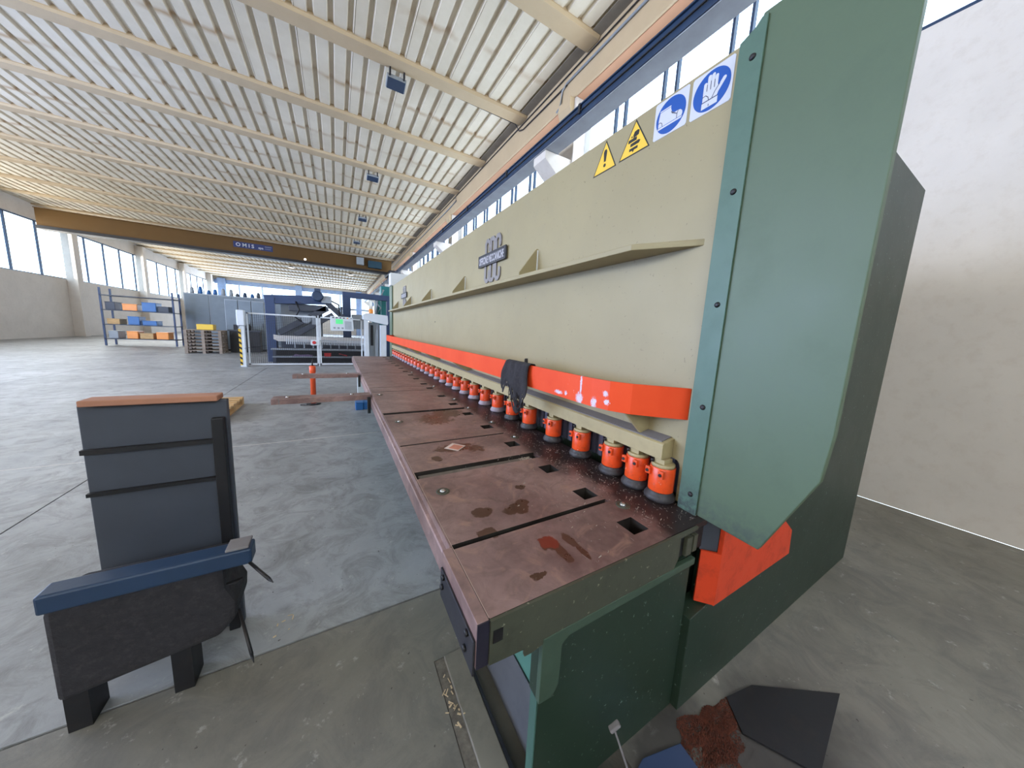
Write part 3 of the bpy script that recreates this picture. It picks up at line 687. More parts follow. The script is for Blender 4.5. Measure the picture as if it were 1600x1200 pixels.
# ================================================================== LOOSE THINGS ON THE MACHINE
# black rag over the orange band
def rag():
    mb = MB(); nx, ny = 22, 26; vs = []
    for j in range(ny + 1):
        t = j / ny
        for i in range(nx + 1):
            s = i / nx
            y = 1.60 + .30 * s
            if t < .22:        # behind the band
                x = 1.075 + .01 * math.sin(s * 9); z = 1.30 + .068 * (t / .22)
            elif t < .32:      # over the top edge
                k = (t - .22) / .10; x = 1.075 - .05 * k; z = 1.368 + .006 * math.sin(k * math.pi)
            else:
                k = (t - .32) / .68
                ln = .20 + .12 * math.exp(-((s - .28) / .16) ** 2) + .03 * math.sin(s * 23)
                y += .05 * k * (s - .2) + .01 * math.sin(k * 6 + s * 5)
                x = 1.024 - .022 * abs(math.sin(s * 7.5 + 1.2 * k)) * (0.3 + k) - .006 * math.sin(s * 19); z = 1.368 - ln * k
            vs.append((x, y, z))
    fs = [(j * (nx + 1) + i, j * (nx + 1) + i + 1, (j + 1) * (nx + 1) + i + 1, (j + 1) * (nx + 1) + i) for j in range(ny) for i in range(nx) if not (j > 20 and (i * 7 + j) % 5 == 0)]
    mb.add(vs, fs, True)
    for k in range(14):
        y = 1.63 + .014 * k + random.uniform(-.004, .004); z = 1.15 - .07 * math.exp(-((k - 3) / 3) ** 2)
        mb.tube([(1.012, y, z + .05), (1.008, y + random.uniform(-.01, .01), z), (1.01, y + random.uniform(-.015, .015), z - random.uniform(.02, .05))], .0012, 4)
    return mb
rg = obj('rag', rag(), cloth, at=(1.03, 1.72, 1.2)); tag(rg, 'frayed black rag draped over the orange safety band', 'rag')
md = rg.modifiers.new('thickness', 'SOLIDIFY'); md.thickness = .004
rb = obj('rag_scrap', MB().prism([(1.745, 1.30), (1.80, 1.30), (1.785, 1.35), (1.782, 1.388), (1.775, 1.392), (1.768, 1.35)], 'x', 1.10, 1.125), cloth, at=(1.1, 1.77, 1.3), bevel=.004)
tag(rb, 'small black pointed cloth scrap standing behind the orange band beside the rag', 'rag')
# copper offcut on the table
def quad_sheet(c, ang, w, h, z0, z1):
    ca, sa = math.cos(ang), math.sin(ang)
    return MB().prism([(c[0] + ca * a - sa * b, c[1] + sa * a + ca * b) for a, b in ((-w, -h), (w, -h), (w, h), (-w, h))], 'z', z0, z1)
sq = thing('sheet_offcut', 'small square sheet metal offcut with pink face lying on the oily table', 'offcut', (.608, 1.728, .85))
obj('sheet', quad_sheet((.608, 1.728), math.radians(42), .047, .046, .8508, .8525), copper_edge, sq)
obj('pink_face', quad_sheet((.612, 1.722), math.radians(42), .034, .033, .8526, .8530), copper, sq)
# bright chips scattered on the table rear
mb = MB()
for k in range(900):
    y = .62 + abs(random.gauss(0, 1.1)); x = random.uniform(1.02, 1.27) - (random.random() < .25) * random.uniform(0, .5)
    if y > 4 or (abs(x - .962) < .05): continue
    s = random.uniform(.0012, .003); a = random.uniform(0, 3.1)
    c, d = math.cos(a) * s * random.uniform(1, 3), math.sin(a) * s * random.uniform(1, 3)
    mb.add([(x - c, y - d, .8503), (x + c, y + d, .8503), (x + c - d * .3, y + d + c * .3, .8512 + s), (x - c - d * .3, y - d + c * .3, .8508)], [(0, 1, 2, 3)])
for k in range(160):
    x = random.uniform(.90, .975); y = 1.415 + random.random() * .05; s = .002
    mb.add([(x - s, y, .8325), (x + s, y, .8325), (x + s, y + s, .8345), (x - s, y + s, .833)], [(0, 1, 2, 3)])
cp = obj('metal_chips', mb, chip_m, at=(1.1, 1.6, .85)); tag(cp, 'bright metal chips scattered over the rear of the brown table', 'chips', kind='stuff')

# ================================================================== FLOOR CLUTTER NEAR THE TABLE
for k in range(26):
    if k < 20: x = random.gauss(.384, .012); y = random.gauss(1.02, .06)
    else: x = random.uniform(-.31, -.22); y = random.uniform(1.70, 1.82)
    a = random.uniform(0, math.pi); ln = random.uniform(.006, .026); w = random.uniform(.002, .006); z = .0015 if k < 20 and x < .404 else .0125 if k < 20 else .0005
    z += .0006 + .0035 * (k % 4)
    o = obj('wood_splinter', MB().beam((x - ln / 2 * math.cos(a), y - ln / 2 * math.sin(a), z + .002), (x + ln / 2 * math.cos(a), y + ln / 2 * math.sin(a), z + .004), w, .003), straw, at=(x, y, z))
    if k < 20: tag(o, 'pale wood splinter in the litter along the dirt channel beside the pit', 'splinter', 'splinters on the curb')
    else: tag(o, 'pale wood splinter on the open floor near the pointed rods', 'splinter', 'splinters on the open floor')
mb = MB()
for k in range(9000):
    a = random.uniform(0, 6.28); r = random.random() ** .55 * (1 + .25 * math.sin(3 * a + 1) + .15 * math.sin(7 * a))
    x = 1.28 + r * math.cos(a) * .15; y = .465 + r * math.sin(a) * .075
    if k % 4 == 0: x -= .05; y -= .05
    if y > .565: continue
    z = .010 * max(0, 1 - r) * random.random() + .001; s_ = random.uniform(.001, .0038)
    mb.add([(x - s_, y, z), (x + s_, y + s_ * .4, z), (x + s_ * .4, y + s_, z + s_), (x - s_, y + s_, z + s_ * .5)], [(0, 1, 2, 3)])
rp = obj('rust_shavings', mb, rust, at=(1.27, .46, 0)); tag(rp, 'heap of rusty red shavings at the foot of the green frame', 'shavings', kind='stuff')
lv = thing('bent_bracket', 'light grey bent metal strip leaning against the dark green frame', 'bracket', (.86, .50, 0))
obj('strip', MB().beam((.772, .545, .262), (.86, .50, .0), .012, .006), dust, lv)
obj('hook', MB().beam((.755, .550, .262), (.786, .540, .285), .02, .014), dust, lv, bevel=.004)
fp = obj('floor_plate', MB().prism([(.86, .30), (1.10, .33), (1.12, .50), (.95, .54), (.86, .52)], 'z', .0, .012), gantry_blue, at=(1, .42, 0), bevel=.002)
tag(fp, 'dark blue steel plate lying on the floor at the foot of the frame', 'plate')
bx = obj('floor_tone', MB().prism([(1.50, .20), (1.95, .26), (1.62, .47), (1.46, .50), (1.38, .40)], 'z', .0, .008), black_metal, at=(1.6, .35, 0))  # flat black sheet laid where the floor is darker
tag(bx, 'thin black sheet over the dark floor patch beside the rusty shavings', 'mat')

# ================================================================== LEFT FOREGROUND RACK WITH RODS
rk = thing('steel_rack', 'dark steel rack at left with blue crossbar and pointed rods', 'rack', (-.7, 1.75, 0))
obj('side_panel', MB().box(-.90, -.452, 1.88, 1.91, .0, 1.18), dark_grey, rk, bevel=.004)
obj('upright', MB().box(-.505, -.462, 1.845, 1.879, .0, 1.10), black_metal, rk, bevel=.004)
obj('panel_rail', MB().box(-.90, -.47, 1.86, 1.879, .98, 1.0).box(-.90, -.47, 1.86, 1.879, .80, .815), black_metal, rk)
obj('crossbar', MB().box(-.90, -.336, 1.555, 1.635, .530, .600), blue_steel, rk, bevel=.008, label='blue square-tube crossbar')
obj('bar_clamp', MB().box(-.42, -.345, 1.56, 1.64, .601, .612), dust, rk, bevel=.003)
obj('lower_cover', MB().prism([(-.90, .16), (-.46, .22), (-.405, .285), (-.40, .36), (-.43, .44), (-.43, .529), (-.90, .529)], 'y', 1.57, 1.78), cloth, rk, bevel=.02, label='torn black cover under the crossbar')
obj('foot', MB().box(-.62, -.56, 1.60, 1.70, 0, .20), black_metal, rk); obj('foot', MB().box(-.90, -.84, 1.60, 1.70, 0, .20), black_metal, rk)
for a, b in (((-.345, 1.56, .535), (-.243, 1.40, .527)), ((-.40, 1.60, .30), (-.322, 1.41, .19))):
    a, b = Vector(a), Vector(b)
    obj('pointed_rod', MB().tube([a, a + (b - a) * .5, a + (b - a) * .85], .0062, 10).tube([a + (b - a) * .85, b], .0062, 10, .0012), black_metal, rk)
obj('cable_clip', MB().prism([(-.43, .452), (-.405, .455), (-.375, .462), (-.40, .445)], 'y', 1.57, 1.585), black_metal, rk)

# pallet and board on the floor beyond the rack
def pallet(x, y, z, n=5, w=1.0, d=.8, m=wood, label='', group=None, rot=0, grey=None):
    p = thing('pallet', label, 'pallet', (x, y, z), group)
    h = .022
    for k in range(n):
        yy_ = y - d / 2 + (d - .1) * k / (n - 1)
        obj('deck_board', MB().box(x - w / 2, x + w / 2, yy_, yy_ + .1, z + .118, z + .14), m, p)
    for k in range(3):
        xx = x - w / 2 + (w - .1) * k / 2
        obj('stringer', MB().box(xx, xx + .1, y - d / 2, y + d / 2, z + .096, z + .118), m, p)
        for q in range(3):
            y_ = y - d / 2 + (d - .12) * q / 2
            obj('block', MB().box(xx, xx + .1, y_, y_ + .12, z + .022, z + .096), m, p)
        obj('bottom_board', MB().box(xx, xx + .1, y - d / 2, y + d / 2, z, z + .022), m, p)
    p.rotation_euler = (0, 0, rot)
    return p
pallet(-1.93, 6.75, 0, m=wood, label='pale new wooden pallet on the floor behind the steel rack', w=.8, d=1.2, n=7)
bdx = obj('timber_beam', MB().box(-.95, -.50, 1.93, 2.05, 1.181, 1.215), wood_red, at=(-.7, 2, 1.18), bevel=.004) if False else obj('timber_board', MB().box(-.88, -.475, 1.84, 1.93, 1.1805, 1.205), wood_red, at=(-.7, 1.88, 1.18), bevel=.004)
tag(bdx, 'reddish wooden board lying on top of the steel rack', 'board')

# ================================================================== ITEMS BESIDE THE TABLE
bo = thing('orange_post', 'slim orange post with dark tip standing on the floor beyond the table arms', 'post', (-.42, 7.0, 0))
obj('post_tube', MB().lathe((-.42, 7.0, 0), [(.045, .02), (.045, .62), (.053, .63), (.053, .74), (.03, .75)], 20), orange, bo)
obj('post_base', MB().lathe((-.42, 7.0, 0), [(.12, 0), (.12, .014), (.05, .02)], 24), black_metal, bo)
obj('post_tip', MB().lathe((-.42, 7.0, 0), [(.016, .75), (.010, .82), (.004, .88)], 12), black_metal, bo)
obj('chain_ring', MB().tube([(-.42 + .13 * math.cos(a / 10 * math.pi) - .08, 6.9 + .06 * math.sin(a / 10 * math.pi), .02) for a in range(21)], .006, 6), dark_steel, bo)
bb = thing('blue_box', 'bright blue plastic box on the floor beside the table edge', 'box', (.40, 6.3, 0))
obj('box_body', MB().box(.27, .40, 6.26, 6.5, .0, .13).box(.405, .50, 6.28, 6.5, 0, .14), blue_plastic, bb, bevel=.01)
obj('box_lid', MB().box(.268, .402, 6.255, 6.505, .131, .145), blue_plastic, bb, bevel=.004)
wp = obj('white_post', MB().box(.34, .465, 6.96, 7.05, 0, .535).box(.32, .485, 6.94, 7.07, 0, .012), white_paint, at=(.4, 7, 0), bevel=.006)
tag(wp, 'short white steel post on the floor beside the far part of the table', 'post')

# ================================================================== FENCED MACHINE BEHIND
FYY = 13.5
fe_ = thing('safety_fence', 'white framed wire mesh fence with interlock in front of the far machine', 'fence', (-1, FYY, 0))
def fpanel(x0, x1, z0=.05, z1=1.80):
    t = .045
    fr = obj('mesh_panel', MB().box(x0, x0 + t, FYY, FYY + .03, z0, z1).box(x1 - t, x1, FYY, FYY + .03, z0, z1).box(x0, x1, FYY, FYY + .03, z0, z0 + t).box(x0, x1, FYY, FYY + .03, z1 - t, z1), white_paint, fe_)
    mb = MB(); x = x0 + t
    while x < x1 - t: mb.box(x, x + .008, FYY + .012, FYY + .018, z0, z1); x += .055
    z = z0 + t
    while z < z1 - t: mb.box(x0, x1, FYY + .013, FYY + .017, z, z + .008); z += .055
    obj('wire_mesh', mb, dark_steel, fr, stuff=True)
fpanel(-2.60, -.60); fpanel(-.55, .86)
obj('fence_post', MB().box(-.592, -.562, FYY - .01, FYY + .04, 0, 1.84), white_paint, fe_)
obj('lock_box', MB().box(-.82, -.56, FYY - .06, FYY - .001, .76, .95), white_paint, fe_, bevel=.008)
obj('lock_button', MB().lathe((-.72, FYY - .085, .86), [(.05, 0), (.06, .02), (.06, .025)], 18, 'y'), red_m, fe_)
obj('latch_bar', MB().box(-.55, .0, FYY - .03, FYY - .005, .93, .95), grey_paint, fe_)
hp = thing('barrier_column', 'white column with yellow and black stripes and control box at the fence end', 'column', (-2.67, FYY - .15, 0))
obj('column_body', MB().box(-2.78, -2.63, FYY - .22, FYY - .06, 0, 1.35), white_paint, hp, bevel=.01)
obj('foot_plate', MB().box(-2.82, -2.59, FYY - .26, FYY - .02, 0, .012), grey_paint, hp)
obj('control_box', MB().box(-2.80, -2.60, FYY - .27, FYY - .05, 1.36, 1.86), white_paint, hp, bevel=.02)
obj('stripe_field', MB().box(-2.779, -2.715, FYY - .224, FYY - .2205, .06, 1.25), sign_yellow, hp)
sb = MB()
for k in range(7):
    z = .12 + .165 * k
    sb.prism([(-2.779, z), (-2.715, z - .05), (-2.715, z + .02), (-2.779, z + .07)], 'y', FYY - .227, FYY - .2242)
obj('black_stripe', sb, sign_black, hp)
obj('cable', MB().tube([(-2.74, FYY - .24, 1.37), (-2.80, FYY - .26, 1.2), (-2.79, FYY - .25, 1.05)], .01, 6).tube([(-2.65, FYY - .23, .62), (-2.4, FYY - .1, .66), (-2.1, FYY - .05, .72)], .006, 6), dark_steel, hp)
# operator panel
op = thing('operator_panel', 'pale hanging control panel with green screen above the mesh fence', 'control panel', (.2, FYY - .3, 1.3))
PY = FYY - .30
obj('panel_housing', MB().prism([(-.19, 1.34), (-.17, 1.32), (.54, 1.34), (.56, 1.36), (.55, 1.60), (.53, 1.84), (-.19, 1.85)], 'y', PY, PY + .12), white_paint, op, bevel=.01)
obj('screen', MB().box(-.02, .21, PY - .004, PY - .0005, 1.58, 1.75), screen_m, op)
kb = MB()
for i in range(5):
    for j in range(6): kb.box(.27 + .045 * i, .305 + .045 * i, PY - .006, PY - .0005, 1.40 + .05 * j, 1.435 + .05 * j)
for i in range(3): kb.box(-.1 + .13 * i, -.03 + .13 * i, PY - .006, PY - .0005, 1.40, 1.46)
obj('keypad', kb, grey_paint, op, stuff=True)
for i, m in enumerate((black_metal, black_metal, dark_steel, black_metal, amber, grey_paint)):
    obj('selector_knob', MB().lathe((-.10 + .115 * i, PY - .025, 1.80), [(.02, 0), (.024, .024)], 14, 'y'), m, op)
obj('hanger_arm', MB().box(.15, .21, PY + .121, PY + .18, 1.5, 2.15).box(.15, .21, PY + .121, 15.0, 2.15, 2.21), dark_grey, op)
# punching gantry machine
gm_ = thing('gantry_machine', 'dark slate blue gantry machine with diagonal struts behind the mesh fence', 'machine', (-.6, 15.2, 0))
GY = 15.0
def gb(n, a, b, w=.25, d=.3, m=gantry_blue): return obj(n, MB().beam((a[0], GY + d / 2, a[1]), (b[0], GY + d / 2, b[1]), d, w), m, gm_, bevel=.01)
gb('upright', (-2.17, 0), (-2.17, 2.47), .33)
gb('top_beam', (-2.34, 2.36), (-.40, 2.50), .32)
gb('second_beam', (-1.6, 2.10), (-.35, 2.16), .22, .25, dark_grey)
gb('diagonal_strut', (-1.95, 1.12), (-.30, 2.20), .22, .28, dark_grey)
gb('diagonal_strut', (-1.45, 1.05), (-.10, 1.95), .20, .28, dark_grey)
gb('diagonal_strut', (-.35, 2.45), (.35, 1.75), .20, .28, dark_grey)
obj('back_panel', MB().box(-1.9, -.5, GY + .5, GY + .54, 1.0, 2.3), grey_paint, gm_)
obj('back_shield', MB().box(-2.0, 1.0, GY + .9, GY + .94, .0, 1.0), dark_grey, gm_)
obj('drive_motor', MB().lathe((-.62, GY - .1, 2.62), [(.16, -.18), (.2, -.15), (.2, .15), (.14, .2)], 20, 'y').box(-.72, -.52, GY - .2, GY + .1, 2.7, 2.92), blue_steel, gm_)
obj('valve_block', MB().box(-.50, -.15, GY - .2, GY + .1, 2.38, 2.66).lathe((-.3, GY - .22, 2.52), [(.07, 0), (.07, .04)], 12, 'y'), grey_paint, gm_, bevel=.01)
obj('hose', MB().tube([(-1.35, GY - .05, 2.35), (-1.25, GY - .15, 2.05), (-1.38, GY - .12, 1.75), (-1.2, GY - .05, 1.6)], .03, 8), black_metal, gm_)
obj('hose', MB().tube([(-.2, GY - .1, 2.5), (.1, GY - .2, 2.35), (.12, GY - .15, 2.0), (.3, GY - .1, 1.8)], .03, 8), black_metal, gm_)
obj('motor_case', MB().lathe((-1.03, GY + .02, 1.70), [(.14, -.1), (.17, -.07), (.17, .1)], 20, 'y').box(-.85, -.70, GY - .1, GY + .1, 1.5, 1.85), grey_paint, gm_)
obj('comb_beam', MB().box(-1.95, 1.05, GY - .12, GY + .1, .80, 1.02).prism([(-2.1, .88), (-1.95, .80), (-1.95, 1.02), (-2.1, 1.06)], 'y', GY - .12, GY + .1), concrete_w, gm_, bevel=.004)
tm = MB(); x = -1.72
while x < 1.0: tm.box(x, x + .035, GY - .14, GY - .121, .70, .90); x += .06
obj('comb_teeth', tm, white_paint, gm_, stuff=True)
for k in range(9): obj('clamp_finger', MB().box(-1.45 + .30 * k, -1.41 + .30 * k, GY - .2, GY - .142, .56, .74), grey_paint, gm_)
obj('work_table', MB().box(-2.15, 1.25, GY - .55, GY - .21, .50, .545), grey_paint, gm_, bevel=.004)
obj('lower_shelf', MB().box(-2.1, 1.25, GY - .60, GY - .30, .22, .26), grey_paint, gm_)
obj('machine_base', MB().box(-2.05, 1.2, GY - .28, GY + .8, .0, .49), black_metal, gm_)
obj('table_foot', MB().box(-2.1, -2.0, GY - .5, GY - .4, 0, .499).box(1.05, 1.15, GY - .5, GY - .4, 0, .499), dark_grey, gm_)
rgp = obj('work_gloves', MB().prism([(-1.5, .262), (-.85, .262), (-.83, .30), (-1.0, .33), (-1.25, .31), (-1.4, .34)], 'y', GY - .55, GY - .38), purple_cloth, at=(-1.2, GY - .45, .26), bevel=.015)
tag(rgp, 'purplish cloth bundle on the lower shelf of the far machine', 'cloth')
rdp = thing('red_box', 'small red box on the lower shelf behind the mesh', 'box', (-.33, GY - .46, .26))
obj('box_body', MB().box(-.45, -.22, GY - .52, GY - .40, .2605, .38), red_m, rdp, bevel=.006)
obj('box_lid', MB().box(-.455, -.215, GY - .525, GY - .395, .3805, .40), red_m, rdp, bevel=.004)
rdt = obj('red_tool', MB().prism([(.05, .37), (.07, .385), (.35, .315), (.35, .262), (.32, .262), (.32, .295)], 'y', GY - .5, GY - .46), red_m, at=(.2, GY - .48, .26), bevel=.004)
tag(rdt, 'red tool with bent handle on the lower shelf behind the mesh', 'tool')
# second blue frame behind
bf2 = thing('steel_portal', 'blue steel portal frame behind the control panel', 'frame', (.4, 16.2, 0))
obj('post', MB().box(.26, .58, 16.1, 16.4, 0, 2.78), gantry_blue, bf2, bevel=.01)
obj('crossbeam', MB().box(.26, 2.3, 16.1, 16.4, 2.78, 3.02), gantry_blue, bf2, bevel=.01)
obj('grey_panel', MB().box(.6, 1.2, 16.2, 16.25, 1.4, 2.05), grey_paint, bf2)
obj('post', MB().box(2.9 - .8, 2.3, 16.1, 16.4, 0, 2.779), gantry_blue, bf2, bevel=.01)
# white machine housing next to the press end
wh = thing('white_housing', 'white portal housing beside the far end of the long shear', 'machine', (1.35, 13.6, 0))
obj('left_column', MB().prism([(.93, 0), (1.1, 0), (1.06, 1.80), (.93, 1.86)], 'y', 13.3, 13.7), white_paint, wh, bevel=.01)
obj('right_column', MB().box(1.48, 1.70, 13.2, 13.6, 0, 1.62), white_paint, wh, bevel=.01)
obj('top_box', MB().prism([(.88, 1.80), (1.75, 1.625), (1.78, 1.70), (1.76, 2.0), (1.0, 2.05), (.88, 1.98)], 'y', 13.25, 13.75), white_paint, wh, bevel=.015)
obj('inner_panel', MB().box(1.1, 1.48, 13.55, 13.58, 0, 1.70), grey_paint, wh)
obj('guide_slot', MB().box(1.16, 1.26, 13.53, 13.549, .8, 1.6), black_metal, wh)
obj('curtain', MB().prism([(1.30, 0), (1.40, .0), (1.44, 1.3), (1.38, 1.6), (1.32, 1.2)], 'y', 13.45, 13.5), grey_paint, wh)
obj('beacon', MB().lathe((1.17, 13.4, 2.05), [(.07, 0), (.08, .02), (.08, .14), (.05, .16)], 16), amber, wh)
# green machine at the far right
gmm = thing('green_press', 'teal green machine with pipework standing behind the white housing', 'machine', (2.0, 17.6, 0))
obj('frame_column', MB().box(2.0, 2.7, 17.4, 18.0, 0, 3.6), hall_green, gmm, bevel=.02)
obj('pipework', MB().tube([(1.75, 17.3, 2.2), (1.8, 17.25, 2.9), (2.0, 17.2, 3.1), (2.1, 17.3, 3.4)], .05, 8).tube([(1.7, 17.3, 2.0), (1.95, 17.2, 2.5), (1.7, 17.3, 2.8)], .04, 8), grey_paint, gmm)
obj('cylinder_unit', MB().lathe((1.85, 17.4, 2.1), [(.14, 0), (.14, .7), (.10, .8)], 18).box(1.6, 1.98, 17.4, 17.8, 2.0, 2.1), hall_green, gmm)
obj('support', MB().box(1.6, 1.99, 17.5, 17.9, 0, 1.999), hall_green, gmm)

# ================================================================== LEFT BACKGROUND
cab_paint = mat('cabinet_grey_blue', rgb(118, 128, 136), .55, var=.08)
# grey cabinets, pallet stack
for k in range(3):
    x = -4.62 + .5 * k
    c = thing('grey_cabinet', ['grey sheet cabinet behind the fence, nearest the pallet stack', 'grey sheet cabinet between two others behind the fence', 'grey sheet cabinet behind the fence, nearest the dark gantry'][k], 'cabinet', (x + .24, 20.3, 0), 'grey cabinets behind the fence')
    obj('cabinet_body', MB().box(x, x + .49, 20.0, 20.6, .1, 2.48), grey_paint, c, bevel=.01)
    obj('door', MB().box(x + .02, x + .47, 19.975, 19.999, .14, 2.44), cab_paint, c, bevel=.004)
    obj('handle', MB().box(x + .40, x + .42, 19.95, 19.974, 1.2, 1.4), black_metal, c.children[-1])
    obj('plinth', MB().box(x + .01, x + .48, 20.02, 20.58, 0, .099), black_metal, c)
for k in range(7):
    pallet(-5.05, 18.9, .145 * k, m=wood_grey, w=1.2, d=.9, label=['weathered pallet %s in the stack left of the striped column' % w for w in
        ('at the very bottom', 'second from the bottom', 'third from the bottom', 'in the middle', 'third from the top', 'second from the top', 'at the very top')][k], group='pallets stacked at left')
cr = obj('yellow_crate', MB().box(-5.3, -4.75, 18.7, 19.1, 1.02, 1.26), sign_yellow, at=(-5, 18.9, 1.02), bevel=.02); tag(cr, 'yellowish crate on top of the pallet stack', 'crate')
ORD = 'first second third fourth fifth sixth seventh eighth ninth tenth eleventh twelfth thirteenth fourteenth'.split()
# shelving rack with bins along the far left
def shelf(x, y, label, n=4, seed=1, h=2.6):
    rnd = random.Random(seed)
    s = thing('shelving_rack', label, 'rack', (x, y, 0))
    for dx in (0, 2.4):
        for dy in (0, .8): obj('post', MB().box(x + dx, x + dx + .06, y + dy, y + dy + .06, 0, h), gantry_blue, s)
    for k in range(n): obj('shelf', MB().box(x, x + 2.46, y, y + .86, .3 + k * .68, .34 + k * .68), dark_grey, s)
    for k in range(n - 1):
        xx = x + .12
        q = 0
        while xx < x + 2.0:
            w = rnd.uniform(.25, .5); hh = rnd.uniform(.2, .45)
            col = rnd.choice([(blue_plastic, 'blue'), (wood, 'wooden'), (grey_paint, 'grey'), (dark_grey, 'dark'), (amber, 'amber')])
            t = thing('storage_bin', '%s bin, %s from the left on the %s shelf of the blue rack' % (col[1], ORD[q], ('lowest', 'middle', 'upper')[k]), 'bin', (xx + w / 2, y + .4, .34 + k * .68), 'bins on the ' + label)
            z = .341 + k * .68
            obj('bin_body', MB().box(xx, xx + w, y + .08, y + .7, z, z + hh), col[0], t, bevel=.015)
            obj('rim', MB().box(xx - .01, xx + w + .01, y + .07, y + .71, z + hh, z + hh + .02), col[0], t)
            xx += w + rnd.uniform(.06, .3); q += 1
    return s
shelf(-9.6, 22.5, 'tall blue storage rack in the left background', 4, 3, 2.7)
for k in range(14):
    x = -6.9 + .32 * k; hh = random.uniform(.1, .35)
    r = random.choice([blue_steel, dark_grey, blue_plastic, grey_paint])
    o = obj('stored_part', MB().lathe((x, 24.2 + .1 * (k % 3), 2.87), [(.08, 0), (.1, .05), (.07, hh), (.02, hh + .05)], 10), r, at=(x, 24.2, 2.87))
    tag(o, 'machine part on the high bench cabinet, ' + ORD[k] + ' from the left', 'machine part', 'parts on the high bench cabinet')
bc_ = thing('bench_cabinet', 'long high pale cabinet wall behind the grey cabinets', 'cabinet', (-5, 24.3, 0))
obj('cabinet_body', MB().box(-7.2, -2.2, 24.0, 24.6, 0, 2.86), grey_paint, bc_, bevel=.01)
for k in range(5): obj('door', MB().box(-7.15 + 1.0 * k, -6.2 + 1.0 * k, 23.97, 23.999, .1, 2.8), cab_paint, bc_)
dk = thing('dark_workbench', 'dark machine bench between pallet stack and cabinets', 'bench', (-4.1, 19.4, 0))
obj('bench_top', MB().box(-4.4, -3.2, 19.2, 19.8, 1.0, 1.06), dark_grey, dk)
obj('bench_body', MB().box(-4.35, -3.25, 19.25, 19.75, .0, .999), black_metal, dk, bevel=.01)
obj('vise', MB().box(-4.2, -3.9, 19.3, 19.5, 1.061, 1.3).lathe((-3.7, 19.4, 1.061), [(.12, 0), (.14, .2), (.05, .3)], 14), black_metal, dk)

# ================================================================== CRANE
rw = thing('crane_runway', 'dark blue crane runway girder along the right wall on corbels', 'crane rail', (3.9, 20, 5.275))
obj('girder', MB().box(3.73, 3.77, Y0, Y1, 5.291, 5.47).box(3.70, 4.06, Y0, Y1, 5.471, 5.49), blue_steel, rw)
obj('bearing_beam', MB().box(3.745, 4.06, Y0, Y1, 5.275, 5.289), mat('runway_paint_with_glare', rgb(150, 154, 162), .6), rw)  # underside grey lightened to carry glare from the side windows
obj('rail', MB().box(3.86, 3.92, Y0, Y1, 5.491, 5.55), black_metal, rw)
obj('power_rail', MB().box(3.70, 3.715, Y0, Y1, 5.37, 5.385), black_metal, rw)
y = 4.65
while y < 40:
    obj('rail_hanger', MB().box(3.695, 3.729, y, y + .05, 5.35, 5.50), dark_steel, rw); y += 2.66
CY = 27.2
cr = thing('bridge_crane', 'ochre overhead travelling crane girder spanning the hall under the roof', 'crane', (-4, CY, 5.7))
obj('girder', MB().box(-13.4, 3.9, CY, CY + .45, 5.86, 6.70), ochre, cr, bevel=.01)
obj('lower_flange', MB().box(-13.4, 3.9, CY - .08, CY + .53, 5.70, 5.858), black_metal, cr)
obj('upper_flange', MB().box(-13.4, 3.9, CY - .08, CY + .53, 6.702, 6.74), ochre, cr)
sp_ = obj('maker_plate', MB().box(-5.62, -3.60, CY - .012, CY - .001, 6.16, 6.52), navy, cr)
obj('lettering', text_mb('O M I S', (-5.50, CY - .016, 6.24), (1, 0, 0), (0, 0, 1), .30, .003, .006, sx=.98), sign_white, sp_)
obj('lettering', text_mb('spa', (-4.36, CY - .016, 6.24), (1, 0, 0), (0, 0, 1), .2, .003, .003), sign_white, sp_)
obj('lettering', text_mb('CARROPONTI', (-4.02, CY - .016, 6.36), (1, 0, 0), (0, 0, 1), .075, .002, .001, sx=.85) if False else MB().box(-4.02, -3.66, CY - .016, CY - .0125, 6.40, 6.43).box(-4.02, -3.70, CY - .016, CY - .0125, 6.28, 6.30), grey_paint, sp_)
obj('control_enclosure', MB().box(1.42, 1.92, CY - .35, CY - .09, 6.10, 6.62), grey_paint, cr, bevel=.015)
obj('drive_enclosure', MB().box(2.2, 3.15, CY - .4, CY - .09, 5.98, 6.48), crane_cyan, cr, bevel=.015, label='blue-green electrical enclosure')
obj('end_truck', MB().box(3.60, 4.1, CY - 1.2, CY + 1.6, 5.60, 5.85), black_metal, cr, bevel=.02)
obj('wheel', MB().lathe((3.84, CY - 1.0, 5.665), [(.11, -.04), (.11, .04)], 20, 'x').lathe((3.84, CY + 1.4, 5.665), [(.11, -.04), (.11, .04)], 20, 'x'), dark_steel, cr)
obj('lamp', MB().lathe((-1.8, CY - .03, 5.98), [(.06, 0), (.07, .02)], 14, 'y'), lit_m, cr)
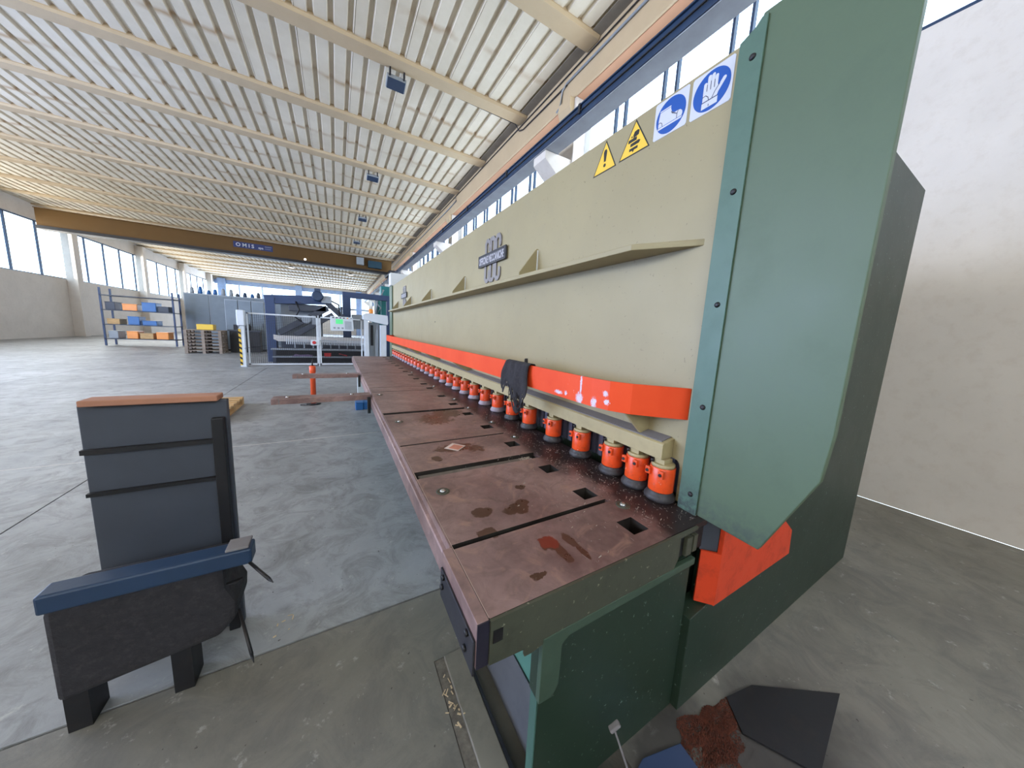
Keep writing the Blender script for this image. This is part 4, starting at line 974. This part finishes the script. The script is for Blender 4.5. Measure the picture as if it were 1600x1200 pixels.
# ceiling lamps under the joists
def lamp(x, y, lab):
    t = thing('flood_light', lab, 'lamp', (x, y, 6.85), 'flood lights under the roof joists')
    obj('lamp_body', MB().prism([(y - .11, 6.98), (y + .15, 6.90), (y + .13, 6.83), (y - .12, 6.90)], 'x', x - .20, x + .20), grey_paint, t, bevel=.008)
    obj('lamp_glass', MB().prism([(y - .118, 6.899), (y + .13, 6.829), (y + .128, 6.822), (y - .12, 6.892)], 'x', x - .18, x + .18), lamp_glass, t)
    obj('mounting_bracket', MB().box(x - .16, x - .13, y - .2, y - .1, 6.93, 7.06).box(x + .13, x + .16, y - .2, y - .1, 6.93, 7.06), dark_steel, t)
for i, k in enumerate((1, 3, 5, 7)):
    lamp(1.28, 5.26 + 2.575 * k + .30, ['flood light under the roof joist nearest the camera', 'second flood light of the row above the shear', 'third flood light of the row, dark against the roof', 'fourth flood light of the row, just before the crane girder'][i])
for i, (x, y) in enumerate(((-3.75, 38.74), (1.45, 38.74))):
    t = thing('high_bay_lamp', ['glowing lamp beyond the crane girder, the left of two', 'glowing lamp beyond the crane girder, the right of two'][i], 'lamp', (x, y, 6.8))
    obj('lamp_housing', MB().lathe((x, y, 6.88), [(.25, 0), (.22, .06), (.08, .169)], 20), grey_paint, t)
    obj('lit_glass', MB().lathe((x, y, 6.86), [(.2, 0), (.23, .019)], 20), lit_m, t)
# conduit along the beam
cd = wr
pts = [(4.375, Y0 + .05, 6.86), (4.375, 6.0, 6.86)]
obj('conduit_pipe', MB().tube(pts, .022, 8), grey_paint, cd)
obj('conduit_pipe', MB().tube([(4.375, 6.0, 6.86), (4.375, 6.15, 6.80), (4.375, 6.18, 6.55), (4.36, 6.3, 6.45)], .022, 8), grey_paint, cd)
obj('conduit_pipe', MB().tube([(2.6, 8.02, 7.08), (4.25, 8.02, 7.06), (4.37, 8.0, 6.92), (4.375, 7.8, 6.86), (4.375, 6.0, 6.83)], .014, 8), dark_steel, cd)
obj('conduit_pipe', MB().tube([(4.375, 13.2, 6.97), (4.375, 13.1, 6.80), (4.375, 14.0, 6.78), (4.375, Y1 - .15, 6.78)], .02, 8), grey_paint, cd)
obj('cable_line', MB().tube([(4.375, Y0 + .05, 7.0), (4.375, Y1 - .15, 7.0)], .012, 6), dark_steel, cd)
